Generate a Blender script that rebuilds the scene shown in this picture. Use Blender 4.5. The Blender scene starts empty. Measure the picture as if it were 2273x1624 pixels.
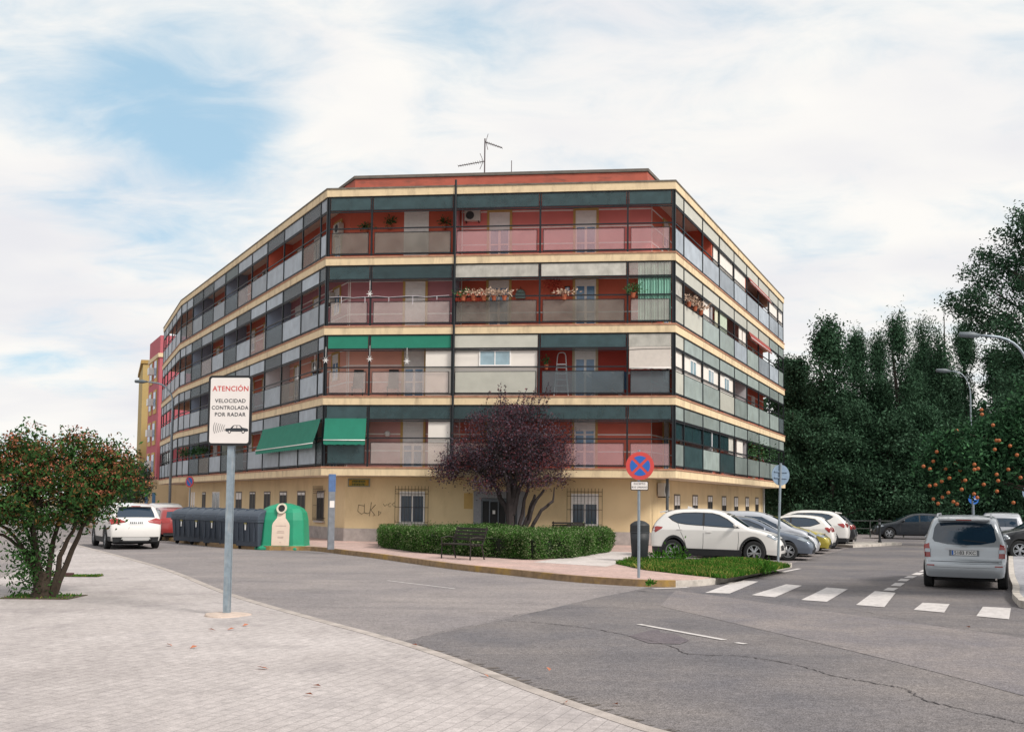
import bpy, bmesh, math, random
import numpy as np
from mathutils import Vector, Matrix
C=bpy.context; SC=C.scene; R=math.radians
random.seed(7); rng=np.random.default_rng(7)
# ------------------------------------------------------------- camera
H=1.88; FPX=2273.0; TILT=R(3.7); ROLL=R(0.6)
cd=bpy.data.cameras.new('camera'); cam=bpy.data.objects.new('camera',cd); SC.collection.objects.link(cam); SC.camera=cam
cd.sensor_width=36; cd.lens=36; cd.shift_y=153.0/2273; cd.clip_end=6000; cd.clip_start=0.1
Fv=Vector((0,math.cos(TILT),math.sin(TILT))); U0=Vector((0,-math.sin(TILT),math.cos(TILT))); X0=Vector((1,0,0))
Rv=X0*math.cos(ROLL)+U0*math.sin(ROLL); Uv=U0*math.cos(ROLL)-X0*math.sin(ROLL)
m=Matrix((Rv,Uv,-Fv)).transposed().to_4x4(); m.translation=Vector((0,0,H)); cam.matrix_world=m
def G(px,py,z=0.0):       # point of the place at height z, read off a survey photo of 2273 x 1624
    d=Fv+Rv*((px-1136.5)/FPX)+Uv*((965.0-py)/FPX); k=(z-H)/d.z
    return (d.x*k,d.y*k)
# ------------------------------------------------------------- sky and sun
SUN_AZ=R(128); SUN_EL=R(42)     # azimuth clockwise from +Y
W=bpy.data.worlds.new('World'); SC.world=W; W.use_nodes=True
nt=W.node_tree; N=nt.nodes; LK=nt.links; N.clear()
def nd(t,**k):
    n=N.new(t)
    for a,b in k.items(): setattr(n,a,b)
    return n
out=nd('ShaderNodeOutputWorld'); bg=nd('ShaderNodeBackground'); LK.new(bg.outputs[0],out.inputs[0]); bg.inputs[1].default_value=0.1
sky=nd('ShaderNodeTexSky',sky_type='NISHITA'); sky.sun_disc=False; sky.sun_elevation=SUN_EL; sky.sun_rotation=SUN_AZ; sky.air_density=1.0; sky.dust_density=1.0; sky.ozone_density=1.5
tc=nd('ShaderNodeTexCoord'); sp=nd('ShaderNodeSeparateXYZ'); LK.new(tc.outputs['Generated'],sp.inputs[0])
def mth(op,a,b=None,c=None):
    n=nd('ShaderNodeMath',operation=op)
    for i,v in enumerate((a,b,c)):
        if v is None: continue
        if isinstance(v,(int,float)): n.inputs[i].default_value=v
        else: LK.new(v,n.inputs[i])
    return n.outputs[0]
zz=mth('ADD',mth('MAXIMUM',sp.outputs[2],0.0),0.22)
cx=mth('DIVIDE',sp.outputs[0],zz); cy=mth('DIVIDE',sp.outputs[1],zz)
cb=nd('ShaderNodeCombineXYZ'); LK.new(cx,cb.inputs[0]); LK.new(cy,cb.inputs[1])
def wnoise(vec,s,det,ro,off,dist=0.0):
    mp=nd('ShaderNodeMapping'); LK.new(vec,mp.inputs[0]); mp.inputs['Location'].default_value=off; mp.inputs['Rotation'].default_value=(0,0,R(18)); mp.inputs['Scale'].default_value=(s,s*1.5,s)
    n=nd('ShaderNodeTexNoise'); LK.new(mp.outputs[0],n.inputs[0]); n.inputs['Scale'].default_value=1.0; n.inputs['Detail'].default_value=det; n.inputs['Roughness'].default_value=ro; n.inputs['Distortion'].default_value=dist
    return n.outputs[0]
n1=wnoise(cb.outputs[0],1.5,6,0.52,(3.1,1.7,0),0.35); n2=wnoise(cb.outputs[0],4.2,7,0.6,(9.3,4.2,0),0.5); n3=wnoise(cb.outputs[0],0.9,3,0.5,(1.3,7.7,0))
def bump(dx,dy,dz,wd,amp):   # opening in the cloud around one direction of the sky
    v=Vector((dx,dy,dz)).normalized(); s=nd('ShaderNodeVectorMath',operation='DOT_PRODUCT'); nr=nd('ShaderNodeVectorMath',operation='NORMALIZE'); LK.new(tc.outputs['Generated'],nr.inputs[0]); LK.new(nr.outputs[0],s.inputs[0]); s.inputs[1].default_value=v
    t=mth('DIVIDE',mth('SUBTRACT',1.0,s.outputs['Value']),wd*wd/2)
    return mth('MULTIPLY',mth('EXPONENT',mth('MULTIPLY',t,-1.0)),amp)
def dpx(px,py): return Fv+Rv*((px-1136.5)/FPX)+Uv*((965.0-py)/FPX)
opens=[]
for px,py,wd,amp in ((200,190,.085,.26),(400,200,.07,.22),(540,225,.06,.2),(40,110,.06,.16),(440,360,.055,.30),(300,310,.06,.2),(590,260,.06,.2),(990,10,.08,.15),(450,60,.08,.08),(2260,230,.05,.2),(180,760,.06,.08),(330,560,.07,.05),(150,450,.06,.05)):
    d=dpx(px,py); opens.append(bump(d.x,d.y,d.z,wd,amp))
tot=opens[0]
for o in opens[1:]: tot=mth('ADD',tot,o)
blue=mth('ADD',mth('MULTIPLY',mth('SUBTRACT',n1,0.5),1.35),mth('MULTIPLY',mth('SUBTRACT',n2,0.5),1.0))
blue=mth('ADD',blue,mth('SUBTRACT',tot,0.02))
mr=nd('ShaderNodeMapRange',interpolation_type='SMOOTHSTEP'); LK.new(blue,mr.inputs[0]); mr.inputs[1].default_value=-0.06; mr.inputs[2].default_value=0.66
blf=mth('MULTIPLY',mr.outputs[0],0.76)
cr=nd('ShaderNodeValToRGB'); LK.new(mth('ADD',n3,mth('MULTIPLY',mth('SUBTRACT',n1,0.5),0.5)),cr.inputs[0])
cr.color_ramp.elements[0].position=0.36; cr.color_ramp.elements[0].color=(6.1,6.1,6.35,1); cr.color_ramp.elements[1].position=0.56; cr.color_ramp.elements[1].color=(7.25,7.1,6.85,1)
tint=nd('ShaderNodeMix',data_type='RGBA',blend_type='MIX'); tint.inputs[0].default_value=0.62; LK.new(sky.outputs[0],tint.inputs[6]); tint.inputs[7].default_value=(1.7,4.5,6.4,1)
mx=nd('ShaderNodeMix',data_type='RGBA'); LK.new(blf,mx.inputs[0]); LK.new(cr.outputs[0],mx.inputs[6]); LK.new(tint.outputs[2],mx.inputs[7]); LK.new(mx.outputs[2],bg.inputs[0])
sl=bpy.data.lights.new('sun','SUN'); so=bpy.data.objects.new('sun',sl); SC.collection.objects.link(so)
sl.energy=2.7; sl.angle=R(14); sl.color=(1.0,0.94,0.86)
sd=Vector((math.sin(SUN_AZ)*math.cos(SUN_EL),math.cos(SUN_AZ)*math.cos(SUN_EL),math.sin(SUN_EL))); so.rotation_euler=sd.to_track_quat('Z','Y').to_euler(); so.location=(20,-20,40)
SC.view_settings.view_transform='Standard'; SC.view_settings.look='None'; SC.view_settings.exposure=0.45; SC.view_settings.gamma=1.0
try: SC.view_settings.use_curve_mapping=False
except: pass
# ------------------------------------------------------------- materials
MATS={}
def hexc(h):
    h=h.lstrip('#'); v=[int(h[i:i+2],16)/255 for i in (0,2,4)]
    return tuple(((c/12.92) if c<=0.04045 else ((c+0.055)/1.055)**2.4) for c in v)
def mat(name,col,rough=0.7,metal=0.0,var=0.12,vs=6.0,bump=0.0,bs=40.0,spec=0.5,alpha=1.0,objr=0.0,coat=0.0,stain=0.0,stcol=(0.05,0.045,0.04),stscale=(0.8,0.8,0.8),emit=None,island=0.0,trans=0.0):
    if name in MATS: return MATS[name]
    if isinstance(col,str): col=hexc(col)
    M=bpy.data.materials.new(name); M.use_nodes=True; t=M.node_tree; n=t.nodes; l=t.links
    p=n['Principled BSDF']; p.inputs['Roughness'].default_value=rough; p.inputs['Metallic'].default_value=metal
    p.inputs['Specular IOR Level'].default_value=spec; p.inputs['Coat Weight'].default_value=coat; p.inputs['Coat Roughness'].default_value=0.05
    g=n.new('ShaderNodeNewGeometry')
    def noise(s,d=3.0,vec=None):
        q=n.new('ShaderNodeTexNoise'); q.inputs['Scale'].default_value=s; q.inputs['Detail'].default_value=d; l.new(vec or g.outputs['Position'],q.inputs[0]); return q
    cur=None
    if var>0:
        q=noise(vs,4); r=n.new('ShaderNodeMapRange'); l.new(q.outputs[0],r.inputs[0]); r.inputs[1].default_value=.3; r.inputs[2].default_value=.7; r.inputs[3].default_value=1-var; r.inputs[4].default_value=1+var
        h=n.new('ShaderNodeMix'); h.data_type='RGBA'; h.blend_type='MULTIPLY'; h.inputs[0].default_value=1; h.inputs[6].default_value=(*col,1)
        c3=n.new('ShaderNodeCombineColor'); [l.new(r.outputs[0],c3.inputs[i]) for i in range(3)]; l.new(c3.outputs[0],h.inputs[7]); cur=h.outputs[2]
    if island>0:
        r=n.new('ShaderNodeMapRange'); l.new(g.outputs['Random Per Island'],r.inputs[0]); r.inputs[3].default_value=1-island; r.inputs[4].default_value=1+island
        h=n.new('ShaderNodeMix'); h.data_type='RGBA'; h.blend_type='MULTIPLY'; h.inputs[0].default_value=1
        if cur: l.new(cur,h.inputs[6])
        else: h.inputs[6].default_value=(*col,1)
        c3=n.new('ShaderNodeCombineColor'); [l.new(r.outputs[0],c3.inputs[i]) for i in range(3)]; l.new(c3.outputs[0],h.inputs[7]); cur=h.outputs[2]
    if objr>0:
        oi=n.new('ShaderNodeObjectInfo'); r=n.new('ShaderNodeMapRange'); l.new(oi.outputs['Random'],r.inputs[0]); r.inputs[3].default_value=1-objr; r.inputs[4].default_value=1+objr
        h=n.new('ShaderNodeMix'); h.data_type='RGBA'; h.blend_type='MULTIPLY'; h.inputs[0].default_value=1
        if cur: l.new(cur,h.inputs[6])
        else: h.inputs[6].default_value=(*col,1)
        c3=n.new('ShaderNodeCombineColor'); [l.new(r.outputs[0],c3.inputs[i]) for i in range(3)]; l.new(c3.outputs[0],h.inputs[7]); cur=h.outputs[2]
    if stain>0:
        mp=n.new('ShaderNodeMapping'); l.new(g.outputs['Position'],mp.inputs[0]); mp.inputs['Scale'].default_value=stscale
        q=noise(1.0,6,mp.outputs[0]); q.inputs['Roughness'].default_value=.68
        r=n.new('ShaderNodeMapRange'); l.new(q.outputs[0],r.inputs[0]); r.inputs[1].default_value=.5; r.inputs[2].default_value=.72; r.inputs[4].default_value=stain
        h=n.new('ShaderNodeMix'); h.data_type='RGBA'; l.new(r.outputs[0],h.inputs[0])
        if cur: l.new(cur,h.inputs[6])
        else: h.inputs[6].default_value=(*col,1)
        h.inputs[7].default_value=(*stcol,1); cur=h.outputs[2]
    if cur: l.new(cur,p.inputs['Base Color'])
    else: p.inputs['Base Color'].default_value=(*col,1)
    if bump>0:
        q=noise(bs,4); b=n.new('ShaderNodeBump'); b.inputs['Strength'].default_value=bump; b.inputs['Distance'].default_value=.02; l.new(q.outputs[0],b.inputs['Height']); l.new(b.outputs[0],p.inputs['Normal'])
    if alpha<1 or trans>0:
        o=n['Material Output']
        if alpha<1:
            tr=n.new('ShaderNodeBsdfTransparent'); tr.inputs[0].default_value=(*[min(1,c**.25) for c in col],1)
            ms=n.new('ShaderNodeMixShader'); ms.inputs[0].default_value=alpha; l.new(tr.outputs[0],ms.inputs[1]); l.new(p.outputs[0],ms.inputs[2]); l.new(ms.outputs[0],o.inputs[0])
        else:
            tr=n.new('ShaderNodeBsdfTranslucent'); 
            if cur: l.new(cur,tr.inputs[0])
            else: tr.inputs[0].default_value=(*col,1)
            ms=n.new('ShaderNodeMixShader'); ms.inputs[0].default_value=trans; l.new(p.outputs[0],ms.inputs[1]); l.new(tr.outputs[0],ms.inputs[2]); l.new(ms.outputs[0],o.inputs[0])
    M.diffuse_color=(*col,1); MATS[name]=M; return M
def ground_mat(name,c1,c2,big=0.35,fine=60,streak=None,brick=None,stain=0.0,stcol=(.1,.09,.08),rough=.92,speck=0.5):
    M=bpy.data.materials.new(name); M.use_nodes=True; t=M.node_tree; n=t.nodes; l=t.links; p=n['Principled BSDF']; p.inputs['Roughness'].default_value=rough; p.inputs['Specular IOR Level'].default_value=.25
    g=n.new('ShaderNodeNewGeometry')
    def noise(s,d=4,sc=None,rot=0,ro=.55):
        mp=n.new('ShaderNodeMapping'); l.new(g.outputs['Position'],mp.inputs[0]); mp.inputs['Rotation'].default_value=(0,0,rot); mp.inputs['Scale'].default_value=sc or (1,1,1)
        q=n.new('ShaderNodeTexNoise'); q.inputs['Scale'].default_value=s; q.inputs['Detail'].default_value=d; q.inputs['Roughness'].default_value=ro; l.new(mp.outputs[0],q.inputs[0]); return q.outputs[0]
    def mr_(v,a,b,c,d):
        r=n.new('ShaderNodeMapRange'); l.new(v,r.inputs[0]); r.inputs[1].default_value=a; r.inputs[2].default_value=b; r.inputs[3].default_value=c; r.inputs[4].default_value=d; return r.outputs[0]
    def mix(f,a,b,mode='MIX'):
        h=n.new('ShaderNodeMix'); h.data_type='RGBA'; h.blend_type=mode
        if isinstance(f,(int,float)): h.inputs[0].default_value=f
        else: l.new(f,h.inputs[0])
        for i,v in ((6,a),(7,b)):
            if isinstance(v,tuple): h.inputs[i].default_value=(*v,1)
            else: l.new(v,h.inputs[i])
        return h.outputs[2]
    cur=mix(mr_(noise(big,5,ro=.62),.35,.65,0,1),hexc(c1),hexc(c2))
    if streak: cur=mix(mr_(noise(1.0,5,(.12,1.6,1),streak),.45,.7,0,.35),cur,tuple(v*.72 for v in hexc(c1)))
    v=n.new('ShaderNodeTexVoronoi'); v.inputs['Scale'].default_value=fine; l.new(g.outputs['Position'],v.inputs[0])
    sh=n.new('ShaderNodeSeparateColor'); l.new(v.outputs['Color'],sh.inputs[0]); f=mr_(sh.outputs[0],0,1,1-speck*.5,1+speck*.5)
    cc=n.new('ShaderNodeCombineColor'); [l.new(f,cc.inputs[i]) for i in range(3)]; cur=mix(1.0,cur,cc.outputs[0],'MULTIPLY')
    f2=mr_(noise(9,5),.3,.7,.86,1.14); cc=n.new('ShaderNodeCombineColor'); [l.new(f2,cc.inputs[i]) for i in range(3)]; cur=mix(1.0,cur,cc.outputs[0],'MULTIPLY')
    if stain>0: cur=mix(mr_(noise(.9,6,ro=.7),.52,.72,0,stain),cur,stcol)
    bmp=n.new('ShaderNodeBump'); bmp.inputs['Strength'].default_value=.5; bmp.inputs['Distance'].default_value=.01; hgt=v.outputs['Distance']
    if brick:
        w,h_,rot,mort,jd=brick
        mp=n.new('ShaderNodeMapping'); l.new(g.outputs['Position'],mp.inputs[0]); mp.inputs['Rotation'].default_value=(0,0,rot)
        b=n.new('ShaderNodeTexBrick'); l.new(mp.outputs[0],b.inputs[0]); b.inputs['Scale'].default_value=1; b.inputs['Brick Width'].default_value=w; b.inputs['Row Height'].default_value=h_; b.inputs['Mortar Size'].default_value=mort; b.inputs['Mortar Smooth'].default_value=.3
        b.inputs['Color1'].default_value=(1.06,1.06,1.06,1); b.inputs['Color2'].default_value=(.93,.93,.93,1); b.inputs['Mortar'].default_value=(jd,jd,jd,1)
        cur=mix(mr_(noise(.6,3),.3,.7,.35,1.0),cur,mix(1.0,cur,b.outputs['Color'],'MULTIPLY'))
        hgt=b.outputs['Fac']; bmp.invert=True
    l.new(hgt,bmp.inputs['Height']); l.new(bmp.outputs[0],p.inputs['Normal']); l.new(cur,p.inputs['Base Color']); MATS[name]=M; return M
# ------------------------------------------------------------- mesh helpers
OFF={}
class MB:
    def __init__(s): s.v=[]; s.f=[]; s.m=[]
    def add(s,vs,fs,mi=0):
        o=len(s.v); s.v+= [tuple(p) for p in vs]; s.f+=[tuple(i+o for i in f) for f in fs]; s.m+=[mi]*len(fs); return s
    def box(s,x0,x1,y0,y1,z0,z1,mi=0,rz=0,c=(0,0)):
        vs=[(x,y,z) for z in (z0,z1) for x,y in ((x0,y0),(x1,y0),(x1,y1),(x0,y1))]
        if rz: 
            a,b=math.cos(rz),math.sin(rz); vs=[(c[0]+(x-c[0])*a-(y-c[1])*b,c[1]+(x-c[0])*b+(y-c[1])*a,z) for x,y,z in vs]
        return s.add(vs,[(0,3,2,1),(4,5,6,7),(0,1,5,4),(1,2,6,5),(2,3,7,6),(3,0,4,7)],mi)
    def prism(s,poly,z0,z1,mi=0,mt=None):
        a=sum(poly[i][0]*poly[(i+1)%len(poly)][1]-poly[(i+1)%len(poly)][0]*poly[i][1] for i in range(len(poly)))
        if a<0: poly=poly[::-1]
        k=len(poly); s.add([(x,y,z0) for x,y in poly]+[(x,y,z1) for x,y in poly],[tuple(range(k))[::-1]]+[(i,(i+1)%k,(i+1)%k+k,i+k) for i in range(k)],mi)
        return s.add([(x,y,z1) for x,y in poly],[tuple(range(k))],mi if mt is None else mt)
    def tube(s,pts,r,n=8,mi=0,cap=True):
        pts=[Vector(p) for p in pts]; rs=r if isinstance(r,(list,tuple)) else [r]*len(pts); vs=[]; up=None
        for i,p in enumerate(pts):
            d=(pts[min(i+1,len(pts)-1)]-pts[max(i-1,0)]).normalized()
            if up is None: up=d.orthogonal().normalized()
            else: up=(up-d*up.dot(d)); up=up.normalized() if up.length>1e-5 else d.orthogonal().normalized()
            q=d.cross(up)
            for k in range(n):
                a=2*math.pi*k/n+math.pi/4*(n==4); vs.append(p+(up*math.cos(a)+q*math.sin(a))*rs[i])
        fs=[(i*n+k,i*n+(k+1)%n,(i+1)*n+(k+1)%n,(i+1)*n+k) for i in range(len(pts)-1) for k in range(n)]
        if cap: fs+=[tuple(range(n))[::-1],tuple(range((len(pts)-1)*n,len(pts)*n))]
        return s.add(vs,fs,mi)
    def lathe(s,prof,n=24,mi=0,c=(0,0,0),ax='z',cap=True):
        vs=[]
        for r,h in prof:
            for k in range(n):
                a=2*math.pi*k/n; p=(r*math.cos(a),r*math.sin(a),h)
                if ax=='y': p=(p[0],p[2],p[1])
                if ax=='x': p=(p[2],p[0],p[1])
                vs.append((c[0]+p[0],c[1]+p[1],c[2]+p[2]))
        fs=[(i*n+k,i*n+(k+1)%n,(i+1)*n+(k+1)%n,(i+1)*n+k) for i in range(len(prof)-1) for k in range(n)]
        if cap and prof[0][0]>1e-4: fs.append(tuple(range(n))[::-1])
        if cap and prof[-1][0]>1e-4: fs.append(tuple(range((len(prof)-1)*n,len(prof)*n)))
        return s.add(vs,fs,mi)
    def ico(s,c,r,mi=0,sub=1,sc=(1,1,1)):
        b=bmesh.new(); bmesh.ops.create_icosphere(b,subdivisions=sub,radius=r); b.verts.ensure_lookup_table()
        s.add([(c[0]+v.co.x*sc[0],c[1]+v.co.y*sc[1],c[2]+v.co.z*sc[2]) for v in b.verts],[tuple(x.index for x in f.verts) for f in b.faces],mi); b.free(); return s
    def build(s,name,mats,parent=None,smooth=False,bevel=0,loc=None,merge=False,fixn=False):
        me=bpy.data.meshes.new(name); off=OFF.get(parent.name,(0,0,0)) if parent else (loc or (0,0,0))
        me.from_pydata([(x-off[0],y-off[1],z-off[2]) for x,y,z in s.v],[],s.f)
        for q in (mats if isinstance(mats,(list,tuple)) else [mats]): me.materials.append(q)
        me.polygons.foreach_set('material_index',s.m)
        if merge or fixn:
            b=bmesh.new(); b.from_mesh(me)
            if merge: bmesh.ops.remove_doubles(b,verts=b.verts,dist=1e-4)
            if fixn: bmesh.ops.recalc_face_normals(b,faces=b.faces)
            b.to_mesh(me); b.free()
        if smooth: me.polygons.foreach_set('use_smooth',[True]*len(me.polygons))
        me.update(); o=bpy.data.objects.new(name,me); SC.collection.objects.link(o)
        if parent: o.parent=parent; OFF[o.name]=OFF.get(parent.name,(0,0,0))
        elif loc: o.location=loc; OFF[o.name]=tuple(loc)
        if bevel:
            bv=o.modifiers.new('bevel','BEVEL'); bv.width=bevel; bv.segments=2; bv.limit_method='ANGLE'
        return o
def tag(o,label=None,cat=None,group=None,kind=None):
    if label: o['label']=label
    if cat: o['category']=cat
    if group: o['group']=group
    if kind: o['kind']=kind
    return o
def thing(name,label,cat,loc=(0,0,0),rz=0,group=None,world=False):
    o=bpy.data.objects.new(name,None); SC.collection.objects.link(o); o.location=loc; o.rotation_euler=(0,0,rz); o.empty_display_size=.3
    if world: OFF[o.name]=tuple(loc)
    return tag(o,label,cat,group)
def struct(mb,name,mats,**k): return tag(mb.build(name,mats,**k),kind='structure')
def kids(o): return list(o.children)
def dup(o,parent=None):
    c=o.copy(); SC.collection.objects.link(c); c.parent=parent
    for ch in kids(o): dup(ch,c)
    return c
def strip(poly,w0,w1,closed=False):   # offsets of a polyline to its two sides -> quads
    def offp(w):
        r=[]
        for i,p in enumerate(poly):
            a=poly[max(i-1,0)]; b=poly[min(i+1,len(poly)-1)]; d=Vector((b[0]-a[0],b[1]-a[1])).normalized(); r.append((p[0]-d.y*w,p[1]+d.x*w))
        return r
    return offp(w0),offp(w1)
def smoothline(pts,k=6):
    r=[]
    P_=[Vector((*p,0)[:3]) for p in pts]
    for i in range(len(P_)-1):
        p0=P_[max(i-1,0)];p1=P_[i];p2=P_[i+1];p3=P_[min(i+2,len(P_)-1)]
        for j in range(k):
            t=j/k; q=.5*((2*p1)+(p2-p0)*t+(2*p0-5*p1+4*p2-p3)*t*t+(3*p1-p0-3*p2+p3)*t**3); r.append(tuple(q))
    r.append(tuple(P_[-1])); return r
def text_mesh(mb,txt,size,fn,mi=0,align='CENTER',spacing=1.0,ext=0.0):
    cu=bpy.data.curves.new('t','FONT'); cu.body=txt; cu.size=size; cu.align_x=align; cu.space_character=spacing; cu.resolution_u=3; cu.offset=size*.012
    o=bpy.data.objects.new('t',cu); SC.collection.objects.link(o); C.view_layer.update(); me=o.to_mesh()
    mb.add([fn(v.co.x,v.co.y) for v in me.vertices],[tuple(p.vertices) for p in me.polygons],mi)
    o.to_mesh_clear(); bpy.data.objects.remove(o); bpy.data.curves.remove(cu)
# ------------------------------------------------------------- ground
M_as=ground_mat('asphalt_light','#807b7c','#918a88',.35,70,streak=R(-60),speck=.6,stain=.4,stcol=(.13,.12,.12))
M_ad=ground_mat('asphalt_dark','#666468','#7d7775',.3,70,streak=R(-35),speck=.65,stain=.45,stcol=(.09,.085,.09))
M_gr=ground_mat('earth','#8a8174','#77705f',.1,8)
M_pv=ground_mat('pavement_tiles','#b6afad','#a39c9a',.35,90,brick=(.27,.135,R(-70),.006,.64),speck=.28,stain=.5,stcol=(.22,.20,.205))
M_pp=ground_mat('pink_pavement','#c0a49c','#ad9891',.7,80,brick=(.4,.4,R(30),.012,.72),speck=.3,stain=.3,stcol=(.2,.18,.17))
M_pc=ground_mat('path_concrete','#c8c0bd','#b9b2ad',.7,60,speck=.25,stain=.2)
M_kb=mat('kerb_stone','#b9b2aa',.9,var=.2,vs=5,bump=.4,stain=.5,stcol=(.14,.12,.10),stscale=(3,3,3))
M_ky=mat('kerb_paint','#8c7458',.9,var=.25,vs=6,bump=.5,stain=.95,stcol=hexc('#b08c38'),stscale=(1.2,1.2,1.2))
M_mk=mat('road_paint','#c4bfbd',.8,var=.1,vs=9,stain=.75,stcol=hexc('#8c8686'),stscale=(6,6,6))
struct(MB().add([(-1500,-400,-.02),(1500,-400,-.02),(1500,2600,-.02),(-1500,2600,-.02)],[(0,1,2,3)]),'ground',M_gr)
struct(MB().add([(-120,-30,0),(120,-30,0),(120,160,0),(-120,160,0)],[(0,1,2,3)]),'road',M_as)
# darker, newer asphalt east of the seam
seam=[G(868,1428),G(1000,1400),G(1180,1360),G(1330,1325),G(1452,1301)]
poly=[(60,-30),(-20,-30),(-20,1),(-1.2,12.6)]+seam+[(5,24.5),(22,60),(40,95),(60,95)]
b=MB(); b.add([(x,y,.004) for x,y in poly],[tuple(range(len(poly)))]); struct(b,'resurfaced_road',M_ad,fixn=True)
M_a3=ground_mat('asphalt_worn','#747073','#857e7c',.8,70,speck=.6,stain=.5,stcol=(.14,.13,.13))
pl=smoothline([G(1500,1310),G(1750,1345),G(1990,1378),G(2273,1416),G(2600,1468)],4); ql=smoothline([G(1465,1345),G(1700,1400),G(1960,1462),G(2273,1545),G(2600,1640)],4)
k=len(pl); b=MB(); b.add([(x,y,.008) for x,y,_ in pl]+[(x,y,.008) for x,y,_ in ql],[(i,i+1,k+i+1,k+i) for i in range(k-1)]); struct(b,'worn_road',M_a3)
# near pavement
NK=smoothline([(-18.3,42.6),G(160,1205,.1),G(350,1255,.1),G(510,1315,.1),G(700,1370,.1),G(850,1410,.1),G(1000,1455,.1),G(1200,1530,.1),G(1400,1598,.1),G(1520,1632,.1),(2.6,6.4),(4.5,3.2),(8,-1),(14,-6)],5)
NK=[(p[0],p[1]) for p in NK]
left=[G(0,1283,.1),G(112,1235,.1),(-17.6,40.8)]
in0,in1=strip(NK,-.0,-.155)
poly=in1+[(14,-30),(-60,-30),(-60,6)]+[(-30,12.5)]+left
b=MB().prism(poly,-.01,.10); struct(b,'near_pavement',M_pv)
def kerb(name,line,w,z,mt,z0=-.01):
    a,c=strip(line,0,w); b=MB(); n=len(a)
    vs=[(x,y,z0) for x,y in a]+[(x,y,z) for x,y in a]+[(x,y,z) for x,y in c]+[(x,y,z0) for x,y in c]
    fs=[(i,i+1,n+i+1,n+i) for i in range(n-1)]+[(n+i,n+i+1,2*n+i+1,2*n+i) for i in range(n-1)]+[(2*n+i,2*n+i+1,3*n+i+1,3*n+i) for i in range(n-1)]+[(0,n,2*n,3*n),(n-1,4*n-1,3*n-1,2*n-1)]
    b.add(vs,fs); return struct(b,name,mt,fixn=True)
kerb('near_kerb',NK,-.15,.104,mat('kerb_worn','#a79e98',.9,var=.2,vs=5,bump=.4,stain=.7,stcol=hexc('#7d756f'),stscale=(2,2,2)))
# rough cement lip along the near kerb
def lip(name,line,w,seed,m_,z=.006):
    rr=random.Random(seed); a=[];c=[]
    for p in smoothline(line,10):
        a.append(p[:2])
    o1,_=strip(a,.01,0); o2=[]
    _,o=strip(a,0,1.0)
    for i,p in enumerate(a):
        k=w*(.35+.65*rr.random()); o2.append((p[0]+(o[i][0]-p[0])*k,p[1]+(o[i][1]-p[1])*k))
    n=len(a); b=MB(); b.add([(x,y,z) for x,y in o1]+[(x,y,z) for x,y in o2],[(i,i+1,n+i+1,n+i) for i in range(n-1)]); return struct(b,name,m_,fixn=True)
near=[p for p in NK if 6.2<p[1]<15.5]
lip('cement_lip',near,.22,3,mat('cement_lip','#b3aaa2',.95,var=.25,vs=14,bump=.6,bs=60),.0145)
far_=[p for p in NK if 8<p[1]<14]
lip('gutter_dirt',far_,.42,9,mat('gutter_dirt','#5d5651',.95,var=.3,vs=12),.008)
# far pavement around the building
FK=[(-40,90),(-27.6,66.0)]+[G(395,1203),G(560,1219),G(690,1222),G(770,1231),G(845,1240),G(1000,1262),G(1130,1276),G(1250,1289),G(1350,1297),G(1440,1302)]+[G(1500,1303)]
FKs=[(p[0],p[1]) for p in smoothline([(p[0],p[1]) for p in FK],4)]
e1,e2=FKs[0],FKs[-1]
RK=[G(1500,1303),G(1560,1300),G(1607,1293),G(1680,1276),G(1758,1259)]
end=RK[-1]
b=MB().prism(strip(FKs,0,.14)[1]+[(p[0]-.02,p[1]+.14) for p in RK[:2]]+[(RK[2][0]-.08,RK[2][1]+.08),(end[0]-.12,end[1]+.02)]+[(7.4,31.6),(3.9,31.2),(4.7,34.8),(8.3,41.4),(13.8,56.5),(16.6,66),(30,90)],-.01,.15); struct(b,'far_pavement',M_pp)
kerb('painted_kerb',FKs,.137,.155,M_ky)
kerb('side_kerb',[(p[0],p[1]) for p in smoothline([(p[0],p[1]) for p in RK],4)],.13,.14,M_kb)
# light concrete path beside the hedge
pa=[G(1184,1247,.15),G(1345,1257,.15),G(1390,1247,.15),G(1475,1236,.15),(5.1,35.3),(3.5,36.3)]
b=MB(); b.add([(x,y,.154) for x,y in pa],[tuple(range(len(pa)))]); struct(b,'concrete_path',M_pc,fixn=True)
# island of the car park and right hand pavement
ic=[(14.6,46.2),(15.6,45.4),(18.2,48.6),(17.4,49.3)]
ic=[(13.9,47.3),(15.0,45.1),(18.6,48.9),(17.6,50.1)]
struct(MB().prism(ic,-.01,.12),'parking_island',M_kb)
rk=[G(2239,1226.7,.12),(13.2,27.3),(11.2,23.0),G(2247,1315,.12),G(2258,1328,.12),G(2273,1335,.12),(9.9,18.3),(12,17.2),(30,13)]
rks=[(p[0],p[1]) for p in smoothline(rk,4)]
struct(MB().prism(strip(rks,0,.14)[1]+[(60,13),(60,60),(26,60)],-.01,.13),'right_pavement',ground_mat('right_tiles','#a9a9ad','#94949a',.5,80,brick=(.4,.4,R(-25),.02,.5),speck=.3))
kerb('right_kerb',rks,.137,.134,M_kb)
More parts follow.
